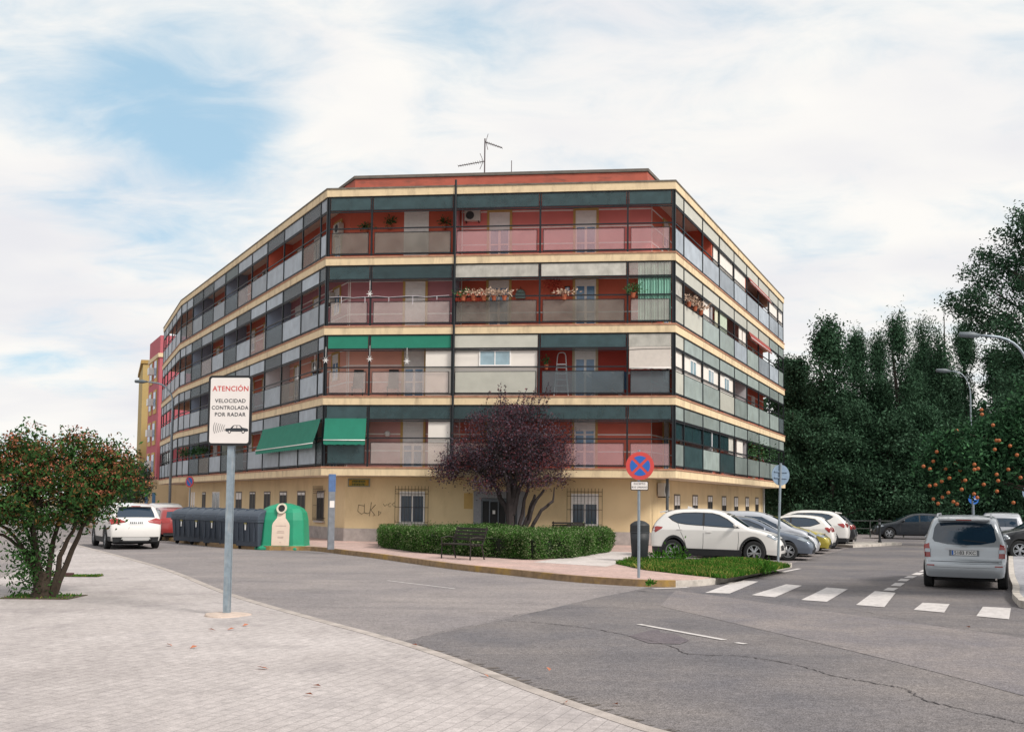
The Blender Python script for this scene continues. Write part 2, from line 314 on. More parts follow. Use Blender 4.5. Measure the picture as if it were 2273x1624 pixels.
# crosswalk
cws=[[(1565,1316),(1620,1317.5),(1683,1291),(1640,1288)],[(1668,1321),(1720,1326),(1780,1300),(1745,1297)],[(1778,1332),(1835,1336),(1882,1308),(1835,1304)],[(1900,1343),(1963,1348),(1988,1316),(1942,1312)],[(2028,1354),(2096,1360),(2108,1341),(2048,1338)],[(2167,1368),(2240,1375),(2244,1350),(2182,1347)]]
b=MB()
for q in cws: b.add([(*G(*p),.0125) for p in q],[(0,1,2,3)])
def dash(p0,p1,w,z=.0125):
    a=Vector(G(*p0)); c=Vector(G(*p1)); d=(c-a).normalized()*w/2; n=Vector((-d.y,d.x)); b.add([(*(a+n),z),(*(a-n),z),(*(c-n),z),(*(c+n),z)],[(0,1,2,3)])
dash((1418,1386),(1608,1421),.10); dash((1634,1427),(1655,1430),.10); dash((1613,1295),(1775,1262),.13)
for p0,p1 in (((1972,1311),(1983,1305)),((1988,1301),(1998,1294)),((2002,1290),(2010,1285)),((2016,1283),(2026,1278.5)),((2032,1276),(2044,1271)),((2049,1269),(2058,1265))): dash(p0,p1,.22)
dash((1450,1307),(1527,1304),.16); dash((860,1288),(1010,1306),.06,.0045)
struct(b,'road_markings',M_mk,fixn=True)
# cracks and a tar patch in the asphalt
def crack(pts,w,seed,nm='road_crack'):
    rr=random.Random(seed); l_=smoothline([G(*p) for p in pts],14); l_=[(x+rr.uniform(-.02,.02),y+rr.uniform(-.04,.04)) for x,y,_ in l_]
    a,_=strip(l_,1,0); b=MB(); n=len(l_); ws=[w*rr.uniform(.35,1.5) for _ in l_]
    up=[(p[0]+(q[0]-p[0])*k,p[1]+(q[1]-p[1])*k) for p,q,k in zip(l_,a,ws)]; dn=[(p[0]-(q[0]-p[0])*k,p[1]-(q[1]-p[1])*k) for p,q,k in zip(l_,a,ws)]
    b.add([(x,y,.0105) for x,y in up]+[(x,y,.0105) for x,y in dn],[(i,i+1,n+i+1,n+i) for i in range(n-1)]); return struct(b,nm,mat('crack_tar','#3f3b3d',.9,var=.2),fixn=True)
crack([(1130,1378),(1230,1385),(1350,1402),(1480,1432),(1530,1452),(1640,1456),(1760,1475),(1850,1500),(1960,1520),(2010,1530),(2060,1556),(2200,1590),(2300,1612)],.0085,1)
crack([(1500,1310),(1700,1330),(1900,1355),(2100,1392),(2273,1410)],.006,2)
crack([(930,1415),(1060,1385),(1180,1360),(1300,1348),(1450,1352)],.005,4)
tp=[G(1395,1412),G(1440,1400),G(1462,1398),G(1466,1405),G(1500,1408),G(1530,1422),G(1510,1430),G(1440,1428)]
b=MB(); b.add([(x,y,.0095) for x,y in tp],[tuple(range(len(tp)))]); struct(b,'tar_patch',ground_mat('tar','#635d62','#6c6568',.9,70,speck=.5),fixn=True)
# ------------------------------------------------------------- apartment building
A=Vector((-7.79,41.88)); B=Vector((6.45,40.27)); Cc=Vector((16.97,63.55)); D=Vector((-21.75,66.34)); E_=Vector((-26.62,77.32))
ZS=[3.19,6.08,8.97,11.86,14.75]
cen=Vector((0,58))
class Fac:
    def __init__(s,a,b,inset=1.3):
        s.a=a; s.b=b; s.u=(b-a).normalized(); s.L=(b-a).length; n=Vector((-s.u.y,s.u.x)); s.n=n if (cen-a).dot(n)>0 else -n
    def p(s,t,d,z): q=s.a+s.u*t+s.n*d; return (q.x,q.y,z)
    def box(s,mb,t0,t1,d0,d1,z0,z1,mi=0):
        vs=[s.p(t,d,z) for z in (z0,z1) for t,d in ((t0,d0),(t1,d0),(t1,d1),(t0,d1))]
        return mb.add(vs,[(0,3,2,1),(4,5,6,7),(0,1,5,4),(1,2,6,5),(2,3,7,6),(3,0,4,7)],mi)
    def bar(s,mb,p,q,r,mi=0,n=4): return mb.tube([s.p(*p),s.p(*q)],r,n,mi)
FF=Fac(A,B); FR=Fac(B,Cc); FL=Fac(A,D); FE=Fac(D,E_)
def isect(f,g,d):
    p=f.a+f.n*d; q=g.a+g.n*d; den=f.u.x*g.u.y-f.u.y*g.u.x; t=((q.x-p.x)*g.u.y-(q.y-p.y)*g.u.x)/den; return p+f.u*t
def ring(d,back=True):
    iE=FE.a+FE.n*d+FE.u*12.01
    return [iE,isect(FL,FE,d),isect(FF,FL,d),isect(FF,FR,d),FR.a+FR.n*d+FR.u*(FR.L+.05)]
BACK=[(13.5,69.0),(2,74),(-10,84),(-20,88)]
def vp(p): return (p.x,p.y) if isinstance(p,Vector) else p
M_sl=mat('slab_cream','#dcc6a2',.85,var=.07,vs=3,bump=.2,bs=15,stain=.6,stcol=hexc('#8f7c66'),stscale=(2.2,2.2,.5))
M_st=mat('slab_top_tiles','#a4604a',.85,var=.15)
M_cl=mat('ground_wall_cream','#d8c29a',.9,var=.05,vs=1.2,bump=.25,bs=30,stain=.4,stcol=hexc('#a58c68'),stscale=(.8,.8,.3))
M_pl=mat('plinth_stone','#a79f9b',.9,var=.15,vs=4,bump=.3,stain=.5,stcol=hexc('#6f6967'),stscale=(1,1,2))
M_me=mat('dark_metal','#1b2126',.55,metal=.3,var=.1)
M_sf=mat('soffit','#e0d6c6',.9,var=.06)  # ceiling colour lightened to bounce more light into the balconies
WC=dict(orange='#cc6650',pink='#de807c',purple='#b67c82',salmon='#e3a897',deep='#ac4238',red='#d67664',mauve='#c69490',side='#c0644e',terr='#c46c58')
WM={k:mat('wall_'+k,v,.88,var=.05,vs=1.5,bump=.2,bs=25) for k,v in WC.items()}
M_ln=mat('white_moulding','#eee6e2',.8,var=.05); M_oc=mat('ochre_frame','#c2a063',.75,var=.06); M_wh=mat('white_paint','#ebe8e5',.6,var=.04)
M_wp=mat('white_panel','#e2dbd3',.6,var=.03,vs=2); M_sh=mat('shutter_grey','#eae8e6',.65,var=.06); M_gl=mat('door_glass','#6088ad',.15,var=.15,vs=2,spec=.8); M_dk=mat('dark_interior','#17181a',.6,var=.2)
M_g1=mat('frosted_clear','#ded5d1',.35,objr=.1,var=.1,vs=3,alpha=.22); M_g2=mat('frosted_white','#a4adb6',.45,objr=.3,var=.14,vs=2,alpha=.8,stain=.3,stcol=hexc('#6f777d'),stscale=(3,3,1)); M_g3=mat('frosted_grey','#7f8a90',.4,objr=.2,var=.08,vs=2,alpha=.36)
M_g4=mat('frosted_sand','#b9b8ad',.45,objr=.1,var=.07,vs=2,alpha=.95); M_g5=mat('frosted_green','#94a09d',.4,objr=.25,var=.15,vs=2,alpha=.84,stain=.3,stcol=hexc('#7a7a66'),stscale=(3,3,1)); M_g6=mat('frosted_dirty','#928c84',.4,var=.2,vs=2,alpha=.36)
M_g7=mat('smoked_glass','#2c4248',.12,var=.1,vs=2,alpha=.88,spec=.7); M_g8=mat('smoked_teal','#41585c',.3,objr=.2,var=.2,vs=3,alpha=.6); M_g9=mat('cloth_light','#b5b2aa',.7,objr=.1,var=.18,vs=3,stain=.4,stcol=hexc('#7b7a72'),stscale=(3,3,1))
M_ga=mat('awning_green','#2a8a72',.75,var=.06,vs=3,trans=.25); M_gc=mat('green_corrugated','#8fc7b3',.5,var=.06,vs=3,trans=.3); M_ra=mat('awning_red','#8f3a32',.75,var=.1)
M_g0=mat('frosted_pink','#dfbdbf',.4,var=.06,vs=2,alpha=.24)
GL={'c':M_g1,'w':M_g2,'g':M_g3,'s':M_g4,'n':M_g5,'d':M_g6,'k':M_g7,'t':M_g8,'l':M_g9,'G':M_ga,'p':M_g0,'W':M_wp}
bld=thing('apartment_building','five storey corner block with red walls, cream slabs and glazed balconies all round','building',(-.7,52,.15),world=True)
def part(mb,name,mats,parent=bld,label=None,**k):
    o=mb.build(name,mats,parent,fixn=k.pop('fixn',True),**k)
    if label: o['label']=label
    return o
# core walls: ground floor and plinth
r13=[vp(p) for p in ring(1.3)]
# left end of the wall stops before the end of the balcony
wE=FE.a+FE.n*1.3+FE.u*4.2; r13w=[vp(wE)]+r13[1:]
backw=[(15.2,66.0),(13,70),(2,76),(-10,82),(-18.5,77.5)]
gnd=MB().prism(r13w+backw,.1,ZS[0]-.34); part(gnd,'ground_floor_wall',M_cl)
r12=[vp(p) for p in ring(1.26)]; wE2=FE.a+FE.n*1.26+FE.u*4.24
part(MB().prism([vp(wE2)]+r12[1:]+backw,.1,.68),'plinth',M_pl)
r17=[vp(p) for p in ring(1.32)]; wE3=FE.a+FE.n*1.32+FE.u*4.18
part(MB().prism([vp(wE3)]+r17[1:]+backw,ZS[0]-.3,ZS[4]-.2),'core_wall',mat('core_wall','#9a5240',.9,var=.08))
for i,z in enumerate(ZS):
    o=ring(0); b=MB(); b.prism([vp(p) for p in o]+BACK,z-.33,z,0,1); q=[vp(p) for p in ring(.06)]; q2=[vp(p) for p in ring(1.28)]; sfm=MB(); [sfm.add([(*q[j],z-.334),(*q[j+1],z-.334),(*q2[j+1],z-.334),(*q2[j],z-.334)],[(0,3,2,1)]) for j in range(4)]; part(sfm,'balcony_ceiling',M_sf,fixn=False)
    o=[vp(p) for p in ring(.03)]
    part(b,'floor_slab' if i<4 else 'roof_slab',[M_sl,M_st if i<4 else M_pl])
    e=MB()
    q=[vp(p) for p in ring(-.025)]; q2=[vp(p) for p in ring(.14)]
    for j in range(4):
        e.add([(*q[j],z-.03),(*q[j+1],z-.03),(*q2[j+1],z-.03),(*q2[j],z-.03),(*q[j],z+.035),(*q[j+1],z+.035),(*q2[j+1],z+.035),(*q2[j],z+.035)],[(0,3,2,1),(4,5,6,7),(0,1,5,4),(1,2,6,5),(2,3,7,6),(3,0,4,7)])
    part(e,'slab_edge_tiles',mat('edge_tiles','#a87a62',.85,var=.25,vs=5) if i<4 else mat('roof_edge','#6d665c',.9,var=.3,vs=4))
# parapet
pr=[vp(p) for p in ring(1.5)]; pr=pr[2:4]+[vp(FR.p(14,1.5,0)[:2] and Vector(FR.p(13.5,1.5,0)[:2]))]
M_par=mat('parapet_red','#a65848',.9,var=.1,vs=2,stain=.75,stcol=hexc('#54413a'),stscale=(.9,.9,3.5))
prr=[vp(Vector(FL.p(9.0,1.5,0)[:2]))]+pr
b=MB(); c_=MB()
for j in range(3):
    f=[FL,FF,FR][j]; a0=Vector(prr[j]); a1=Vector(prr[j+1]); u=(a1-a0).normalized(); n=Vector((-u.y,u.x)); n=n if (cen-a0).dot(n)>0 else -n
    def bx(mb,d0,d1,z0,z1,ex=0):
        p=[a0+n*d0-u*ex,a1+n*d0+u*ex,a1+n*d1+u*ex,a0+n*d1-u*ex]; mb.add([(*vp(v),z) for z in (z0,z1) for v in p],[(0,3,2,1),(4,5,6,7),(0,1,5,4),(1,2,6,5),(2,3,7,6),(3,0,4,7)])
    bx(b,0,.2,ZS[4]-.01,15.62+.003*j); bx(c_,-.05,.25,15.64+.003*j,15.76+.003*j,.03)
part(b,'roof_parapet',M_par); part(c_,'parapet_coping',mat('coping','#6b655f',.95,var=.25,vs=3,bump=.5,stain=.6,stcol=hexc('#39352f'),stscale=(3,3,3)))
# ---------------- upper walls in painted flats
def wallseg(f,t0,t1,k,m_,lines=True,lm=M_ln):
    z=ZS[k]; b=MB(); f.box(b,t0,t1,1.285,1.335,z+.001,ZS[k+1]-.33)
    if lines:
        for h in (.72,1.42,2.12): f.box(b,t0,t1,1.272,1.29,z+h,z+h+.055,1)
        for tt in (t0+.02,): f.box(b,tt,tt+.05,1.27,1.29,z+.01,ZS[k+1]-.34,1)
    return part(b,'painted_wall',[m_,lm])
def opening(f,t,k,w=1.06,h=2.2,fr=M_oc,sh=.5,glass=M_gl,kind='balcony_door',z0=0.02,open_=False):
    z=ZS[k]+z0; b=MB(); fw=.1
    f.box(b,t,t+fw,1.235,1.32,z,z+h); f.box(b,t+w-fw,t+w,1.235,1.32,z,z+h); f.box(b,t+fw,t+w-fw,1.235,1.32,z+h-fw,z+h)
    o=part(b,kind,fr)
    i0=t+fw; i1=t+w-fw; zt=z+h-fw; g=MB(); f.box(g,i0,i1,1.275,1.3,z,zt); part(g,'pane',glass,o)
    s_=MB(); n_=MB(); hs=(zt-z)*sh
    if hs>.05:
        nn=max(2,int(hs/.06))
        for j in range(nn): f.box(s_,i0,i1,1.25+.006*(j%2),1.272,zt-hs*(j+1)/nn,zt-hs*j/nn-.004)
        part(s_,'roller_shutter',M_sh,o)
    if hs<(zt-z)*.9:
        m1=(i0+i1)/2
        for a0,a1 in ((i0,i0+.06),(m1-.05,m1+.05),(i1-.06,i1)): f.box(n_,a0,a1,1.262,1.276,z,zt-hs)
        f.box(n_,i0+.06,m1-.05,1.2625,1.276,z,z+.1); f.box(n_,m1+.05,i1-.06,1.2625,1.276,z,z+.1)
        part(n_,'sash_frame',M_wh,o)
    return o
t_off=0.0
# front: two flats per floor
fw=[('mauve','red'),('salmon','deep'),('purple','orange'),('orange','pink')]
cA=(isect(FF,FL,1.3)-A).dot(FF.u); cB=(isect(FF,FR,1.3)-A).dot(FF.u)
for k in range(4):
    wallseg(FF,cA,5.45,k,WM[fw[k][0]],k!=3); wallseg(FF,5.45,cB,k,WM[fw[k][1]],k not in (1,))
    opening(FF,3.0,k,sh=(.55,.4,.97,.97)[k],fr=M_wh if k==3 else M_oc)
    for j,t in enumerate((6.55,10.17)):
        if k==1 and j==0: continue
        opening(FF,t,k,sh=[(.3,.25),(.2,.22),(.16,.14),(.36,.33)][k][j],fr=M_oc if k!=1 else mat('cream_frame','#b9ab8e',.7))
# left and right flats
lp=[['mauve','terr','side','terr'],['salmon','terr','side','side'],['purple','side','terr','terr'],['orange','side','terr','side']]
sL=[(isect(FF,FL,1.3)-A).dot(FL.u),8.68,16.79,24.74,(isect(FE,FL,1.3)-A).dot(FL.u)]
M_pt=[mat('partition_white','#cfcdd0',.7,var=.03),mat('partition_blue','#8f9fb3',.7,var=.04),WM['orange'],mat('partition_green','#9aa79d',.7)]
for k in range(4):
    for j in range(4): wallseg(FL,sL[j],sL[j+1],k,WM[lp[k][j]],not(k==3 and j==0))
    for j,t in enumerate((1.6,4.3,6.9,9.6,12.3,14.8,17.6,20.2,22.6,25.4)):
        small=(j+k)%3!=0
        opening(FL,t,k,w=.95,h=1.25 if small else 2.2,z0=.95 if small else .02,sh=rng.uniform(.1,.9),fr=(M_oc if (k+j)%4 else M_wh),kind='balcony_window' if small else 'balcony_door')
    for j,t in enumerate((8.68,16.79,24.74)):
        b=MB(); FL.box(b,t-.05,t+.05,.1,1.28,ZS[k]+.002,ZS[k+1]-.335); part(b,'partition_wall',M_pt[[0,0,1,2][k] if j==0 else ([3,0,1,1][k] if j==1 else 1)])
    wallseg(FE,(isect(FE,FL,1.3)-D).dot(FE.u),4.2,k,WM['terr'])
rp=['orange','red','orange','red']
sR=[(isect(FF,FR,1.3)-B).dot(FR.u),6.6,14.24,25.4]
for k in range(4):
    for j in range(3): wallseg(FR,sR[j],sR[j+1],k,WM[['orange','red','deep'][(j+k)%3]],True)
    for j,t in enumerate((2.6,5.2,8.6,11.6,15.2,18.4,21.5)):
        door=(j+k)%2==0
        opening(FR,t,k,w=1.0,h=2.2 if door else 1.25,z0=.02 if door else .95,sh=rng.uniform(.1,.8),fr=M_oc if k!=1 else M_wh,glass=M_gl if j<4 else M_dk,kind='balcony_door' if door else 'balcony_window')
    b=MB()
    for t in (6.6,14.24): FR.box(b,t-.05,t+.05,.1,1.28,ZS[k]+.002,ZS[k+1]-.335); part(b,'partition_wall',M_pt[0 if k!=3 else 2]); b=MB()
b=MB(); FF.box(b,5.30,5.40,.12,1.28,ZS[2]+.002,ZS[3]-.335); part(b,'partition_wall',M_pt[1])
b=MB(); FF.box(b,5.30,5.40,.12,1.28,ZS[3]+.002,ZS[4]-.335); part(b,'partition_wall',WM['purple'])
# ---------------- balconies: dark metal frame, glass in railings and transoms
tF=[0.1,1.91,5.35,8.9,12.43,14.22]; tL=[.08,.86,3.25,5.97,8.68,11.39,14.1,16.79,19.47,22.11,24.74,28.05]; tR=[.1,1.45,4.65,7.9,11.13,14.24,17.43,20.66,23.7,25.45]; tE=[.1,2.9,5.6,8.2,10.4,11.95]
tL=[.08,.86,3.25,5.97,8.68,11.39,14.1,16.79,19.47,22.11,24.74,26.5,28.05]
TZ=1.98; RH=1.2
def balcony(f,ts,k,rail,trans,name='balcony_frame'):
    z=ZS[k]; zt=ZS[k+1]-.33; b=MB(); d=.06
    for t in ts: f.box(b,t-.035,t+.035,d-.03,d+.04,z+.036,zt)
    a0,a1=ts[0],ts[-1]
    for za,zb in ((z+RH-.02,z+RH+.03),(z+TZ-.1,z+TZ-.06),(z+TZ-.03,z+TZ+.015),(zt-.05,zt-.005),(z+.1,z+.14)): f.box(b,a0,a1,d-.018,d+.022,za,zb)
    fr=part(b,name,M_me)
    for i in range(len(ts)-1):
        t0,t1=ts[i]+.05,ts[i+1]-.05
        rc=rail[i%len(rail)] if len(rail)<len(ts)-1 else rail[i]; tcx=trans[i%len(trans)] if len(trans)<len(ts)-1 else trans[i]
        gap=.09 if f is FF else .03
        if rc!='-':
            g=MB(); f.box(g,t0+gap,t1-gap,d-.006,d+.006,z+.17,z+1.02); w=.02
            for q in ((t0+gap-w,t0+gap,z+.15,z+1.04),(t1-gap,t1-gap+w,z+.15,z+1.04)): f.box(g,q[0],q[1],d-.016,d+.018,q[2],q[3],1)
            f.box(g,t0+gap,t1-gap,d-.0165,d+.0185,z+.15,z+.17,1); f.box(g,t0+gap,t1-gap,d-.0165,d+.0185,z+1.02,z+1.04,1)
            part(g,'railing_panel',[GL[rc],M_me],fr)
        if tcx!='-':
            g=MB(); f.box(g,t0+.01,t1-.01,d-.005,d+.005,z+TZ+.02,zt-.055); part(g,'transom_panel',GL[tcx],fr)
    return fr
balcony(FF,tF,3,'ddppp','ttttt'); balcony(FF,tF,2,'ccddc','ttllc'); balcony(FF,tF,1,'ccsgg','GGstl'); balcony(FF,tF,0,'tccpp','tttttt')
LR=['wdwwwcgwgwdgw','wwwgcwgwcggww','wwdwgwcggwwww','gwwwwggwdgwww']
for k in range(4):
    balcony(FL,tL,3-k,LR[k],'gwgwwgwtwgww' if k%2 else 'wgwgwwtwggww'); balcony(FE,tE,3-k,'wwwww','wwwww')
balcony(FR,tR,3,'wwwwwwwww','sssssssss'); balcony(FR,tR,2,'ssnnwnwwn','sssssssnn'); balcony(FR,tR,1,'snnsnnnng','snnnnnnnn'); balcony(FR,tR,0,'ntntnnnnn','nnnnnnnnn')
# ---------------- fillings of single bays
def fill(f,t0,t1,k,z0,z1,m_,name='closed_bay_panel',ribs=0,label=None,d=.12):
    z=ZS[k]; b=MB(); f.box(b,t0,t1,d,d+.03,z+z0,z+z1)
    for i in range(1,ribs):
        t=t0+(t1-t0)*i/ribs; f.box(b,t-.008,t+.008,d-.012,d+.005,z+z0,z+z1,1)
    return part(b,name,[m_,M_me if m_ is not M_wp else M_sh],label=label)
def winfill(f,tc,k,w,z0,z1,n=2,d=.12):
    z=ZS[k]; b=MB(); x0,x1=tc-w/2,tc+w/2; q=.05
    f.box(b,x0-q,x1+q,d-.03,d+.01,z+z0-q,z+z0); f.box(b,x0-q,x1+q,d-.03,d+.01,z+z1,z+z1+.16); f.box(b,x0-q,x0,d-.03,d+.01,z+z0,z+z1); f.box(b,x1,x1+q,d-.03,d+.01,z+z0,z+z1)
    for i in range(1,n): f.box(b,x0+w*i/n-.02,x0+w*i/n+.02,d-.028,d+.01,z+z0,z+z1)
    o=part(b,'sliding_window',M_wh); g=MB(); f.box(g,x0,x1,d-.012,d-.004,z+z0,z+z1); part(g,'pane',mat('window_pale_glass','#8fa7b2',.12,var=.15,vs=3,spec=.8),o)
fill(FF,5.45,8.82,1,.04,2.54,M_wp); winfill(FF,7.1,1,1.2,1.3,1.85)
fill(FF,4.25,5.3,1,.04,2.54,M_wp); fill(FF,4.4,5.3,0,.04,2.54,M_wp)
# awnings and curtains
def awning(f,t0,t1,k,m_,ztop,zbot,out,val=.16,n=8,name='awning',bulge=.0,wave=.04,lab=None):
    z=ZS[k]; b=MB(); cols=max(6,int((t1-t0)/.12)); vs=[]; rows=n
    for i in range(rows+1):
        for j in range(cols+1):
            s=i/rows; t=t0+(t1-t0)*j/cols; vs.append(f.p(t,-.0-out*s**1.2-.02,z+ztop+(zbot-ztop)*s+.012*math.sin(j*.9)*s))
    for j in range(cols+1):
        t=t0+(t1-t0)*j/cols; vs.append(f.p(t,-out-.022,z+zbot-val-wave*abs(math.sin(math.pi*j/cols*(t1-t0)/.3))))
    fs=[(i*(cols+1)+j,i*(cols+1)+j+1,(i+1)*(cols+1)+j+1,(i+1)*(cols+1)+j) for i in range(rows+1) for j in range(cols)]
    b.add(vs,fs); f.bar(b,(t0,-out-.03,z+zbot),(t1,-out-.03,z+zbot),.022,1,8)
    o=part(b,name,[m_,M_wh],label=lab,fixn=False); o.data.polygons.foreach_set('use_smooth',[True]*len(o.data.polygons)); return o
awning(FF,.12,1.86,0,M_ga,2.0,1.1,.16,lab='short green awning over the front corner balcony')
awning(FL,.15,8.5,0,M_ga,2.0,.98,.32,lab='long green awning with a white front rail')
awning(FF,12.5,14.15,1,mat('awning_white','#d8cfc6',.8,var=.05,trans=.2),1.98,1.12,.08,val=.02,name='drop_blind',lab='white drop blind hanging over the corner balcony')
def corr(f,t0,t1,k,z0,z1,m_,d=.1):
    z=ZS[k]; b=MB(); n=48; vs=[]
    for zz_ in (z0,z1):
        for j in range(n+1): vs.append(f.p(t0+(t1-t0)*j/n,d+.02*math.sin(j*math.pi/2),z+zz_))
    b.add(vs,[(j,j+1,n+1+j+1,n+1+j) for j in range(n)])
    for q in range(1,5): t=t0+(t1-t0)*q/5; f.box(b,t-.008,t+.008,d-.04,d-.03,z+z0,z+z1,1)
    return part(b,'reed_blind',[m_,M_me],fixn=False,label='pale green ribbed blind closing the corner bay')
corr(FF,12.85,14.15,2,.1,2.54,M_gc)
fill(FR,.15,1.4,2,.9,1.9,M_g9,'curtain'); fill(FR,.15,1.4,1,1.05,1.9,M_wp); 
for i,t in enumerate((1.5,4.7,7.95)): fill(FR,t,tR[i+2]-.05,1,1.05,1.9,M_wp); winfill(FR,(t+tR[i+2])/2+.1,1,.95,1.2,1.78,2)
fill(FR,7.0,7.85,3,.1,1.9,M_wp); fill(FR,7.95,11.08,3,1.05,1.9,M_g2 if 0 else M_wp,ribs=2); fill(FR,11.18,14.2,3,1.05,1.9,M_wp,ribs=4); fill(FR,20.7,23.65,3,1.05,1.9,M_wp,ribs=4); fill(FR,23.75,25.4,3,1.05,1.9,M_wp,ribs=2)
fill(FR,4.7,6.1,2,1.05,1.9,M_wp); fill(FR,7.3,7.85,2,1.05,1.9,mat('curtain_yellow','#cfcdb4',.7)); fill(FR,7.95,9.8,2,1.05,1.9,mat('panel_pale_green','#b3bfa9',.6)); fill(FR,12.6,13.3,2,1.05,1.9,M_wp); fill(FR,13.5,14.2,2,1.05,1.9,M_wp)
fill(FR,12.0,13.4,0,1.05,1.9,M_wp)
for a0,a1 in ((.15,1.4),(1.5,4.6),(4.7,7.85),(7.95,10.1)): fill(FR,a0,a1,0,1.24,1.9,M_g7,'smoked_window',ribs=2 if a1-a0>2 else 1)
fill(FR,10.1,11.1,0,1.1,1.95,M_g9,'curtain')
awning(FR,14.4,20.5,2,M_ra,1.95,1.62,.12,val=.05,lab='rolled red awning'); awning(FR,14.4,20.5,3,M_ra,1.95,1.7,.1,val=.05)
# window of the far end enclosure
fill(FE,5.0,11.8,0,1.05,1.9,M_g7,'smoked_window',ribs=5); fill(FE,4.2,11.8,0,.1,1.0,M_g4,'closed_bay_panel',d=.09)
# ---------------- ground floor openings
M_bar=mat('grille_iron','#2a2524',.6,metal=.4)
def gwin(f,t0,t1,z0,z1,grille=True,reveal=.14,curt=.35,sill=True,nm='ground_window',glass=None):
    b=MB(); q=.07; d=1.3
    f.box(b,t0,t0+q,d-.02,d+.03,z0,z1); f.box(b,t1-q,t1,d-.02,d+.03,z0,z1); f.box(b,t0+q,t1-q,d-.02,d+.03,z1-q,z1); f.box(b,t0+q,t1-q,d-.02,d+.03,z0,z0+q)
    f.box(b,(t0+t1)/2-.03,(t0+t1)/2+.03,d-.018,d+.03,z0+q,z1-q)
    o=part(b,nm,M_wh if not glass else mat('frame_brown','#6b6257',.6)); g=MB(); f.box(g,t0+q,t1-q,d-.01,d-.004,z0+q,z1-q); part(g,'pane',glass or mat('ground_glass','#2f4050',.15,var=.15,vs=3,spec=.8) if curt<.5 else mat('pane_dark','#1d2730',.15,var=.2,vs=3),o)
    s_=MB()
    for j in range(int((z1-z0)*curt/.06)): f.box(s_,t0+q,t1-q,d-.017+.004*(j%2),d-.011,z1-q-.06*(j+1),z1-q-.06*j-.004)
    if s_.v: part(s_,'roller_shutter',M_sh,o)
    if sill:
        c=MB(); f.box(c,t0-.12,t1+.12,d-.12,d+.01,z0-.09,z0-.01); part(c,'sill',M_pc,o)
    if grille:
        c=MB(); n=int((t1-t0+.3)/.13)
        for j in range(n+1): t=t0-.16+(t1-t0+.32)*j/n; f.bar(c,(t,d-.14,z0-.03),(t,d-.14,z1+.22),.009,0,5)
        for zz_ in (z0+.05,(z0+z1)/2,z1-.1,z1+.08): f.bar(c,(t0-.17,d-.14,zz_),(t1+.17,d-.14,zz_),.009,0,4)
        for t in (t0-.16,t1+.16):
            for zz_ in (z0+.1,z1): f.bar(c,(t,d-.14,zz_),(t,d,zz_),.009,0,4)
        part(c,'window_grille',M_bar,o)
def toF(x): return x+ (isect(FF,FL,0)-A).dot(FF.u)
gwin(FF,3.0,4.08,.92,2.25,curt=.12); gwin(FF,10.16,11.27,.92,2.22,curt=.3)
# entrance
b=MB()
for q in ((6.13,6.45,.15,2.28),(7.95,8.27,.15,2.28),(6.45,7.95,2.0,2.28)): FF.box(b,q[0],q[1],1.22,1.34,q[2],q[3])
ent=part(b,'entrance_surround',mat('grey_granite','#8b8c92',.6,var=.12,vs=20))
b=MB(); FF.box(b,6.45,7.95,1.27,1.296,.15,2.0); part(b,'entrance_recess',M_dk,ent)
b=MB()
for t in (6.46,6.78,7.14,7.46,7.88): FF.box(b,t,t+.05,1.22,1.266,.18,1.98)
for t0,t1 in ((6.51,6.78),(7.19,7.46)): FF.box(b,t0,t1,1.225,1.265,.18,.4); FF.box(b,t0,t1,1.225,1.265,1.88,1.98)
FF.box(b,6.83,7.14,1.225,1.265,.18,.35); FF.box(b,6.83,7.14,1.225,1.265,1.85,1.98)
part(b,'entrance_door',mat('aluminium_dark','#5b6066',.4,metal=.6),ent)
b=MB(); FF.box(b,6.93,7.04,1.21,1.218,1.35,1.5); part(b,'notice',M_wh,ent)
b=MB(); FF.box(b,5.72,6.08,1.285,1.305,1.55,2.2); part(b,'meter_box',M_oc)
for a0,a1 in ((2.6,3.85),(5.2,6.65),(8.0,9.45),(10.75,12.15),(13.5,14.9),(16.2,17.75),(24.7,25.9)):
    gwin(FL,a0+.28+.35,a1+.35,.95,2.26,grille=a0<4,curt=rng.choice([.08,.2,.3,.12]),glass=M_dk)
gwin(FL,21.8,23.6,.2,2.26,grille=False,curt=0,sill=False,nm='side_door')
for a0 in (.5,1.7,2.9): gwin(FE,a0,a0+.7,.95,2.26,grille=False,curt=.6)
for a0 in (4.4,7.6,10.6,13.7,16.7,19.7,22.6): gwin(FR,a0+.1,a0+1.1,1.0,2.27,grille=False,curt=rng.uniform(.2,.4),glass=M_dk)
# pipes
b=MB(); FF.bar(b,(5.42,-.02,3.1),(5.42,-.02,15.0),.045,0,8); part(b,'drain_pipe',M_me)
b=MB(); FF.bar(b,(14.05,1.15,.15),(14.05,1.15,2.9),.06,0,8); part(b,'drain_pipe',mat('pipe_grey','#4a5054',.6))
b=MB(); FR.bar(b,(24.6,1.15,.15),(24.6,1.15,2.9),.07,0,8); part(b,'drain_pipe',mat('pipe_light','#9a9ea0',.6))
b=MB(); rr=random.Random(5)   # loose cables along the slab edges
for k in (0,1,2,3):
    f=FF; pts=[]
    for i in range(9): pts.append(f.p(5.35+i*1.1,-.04,ZS[k]+TZ-.12-.05*math.sin(i*1.3+k)))
    b.tube(pts,.008,4)
part(b,'loose_cable',M_me)
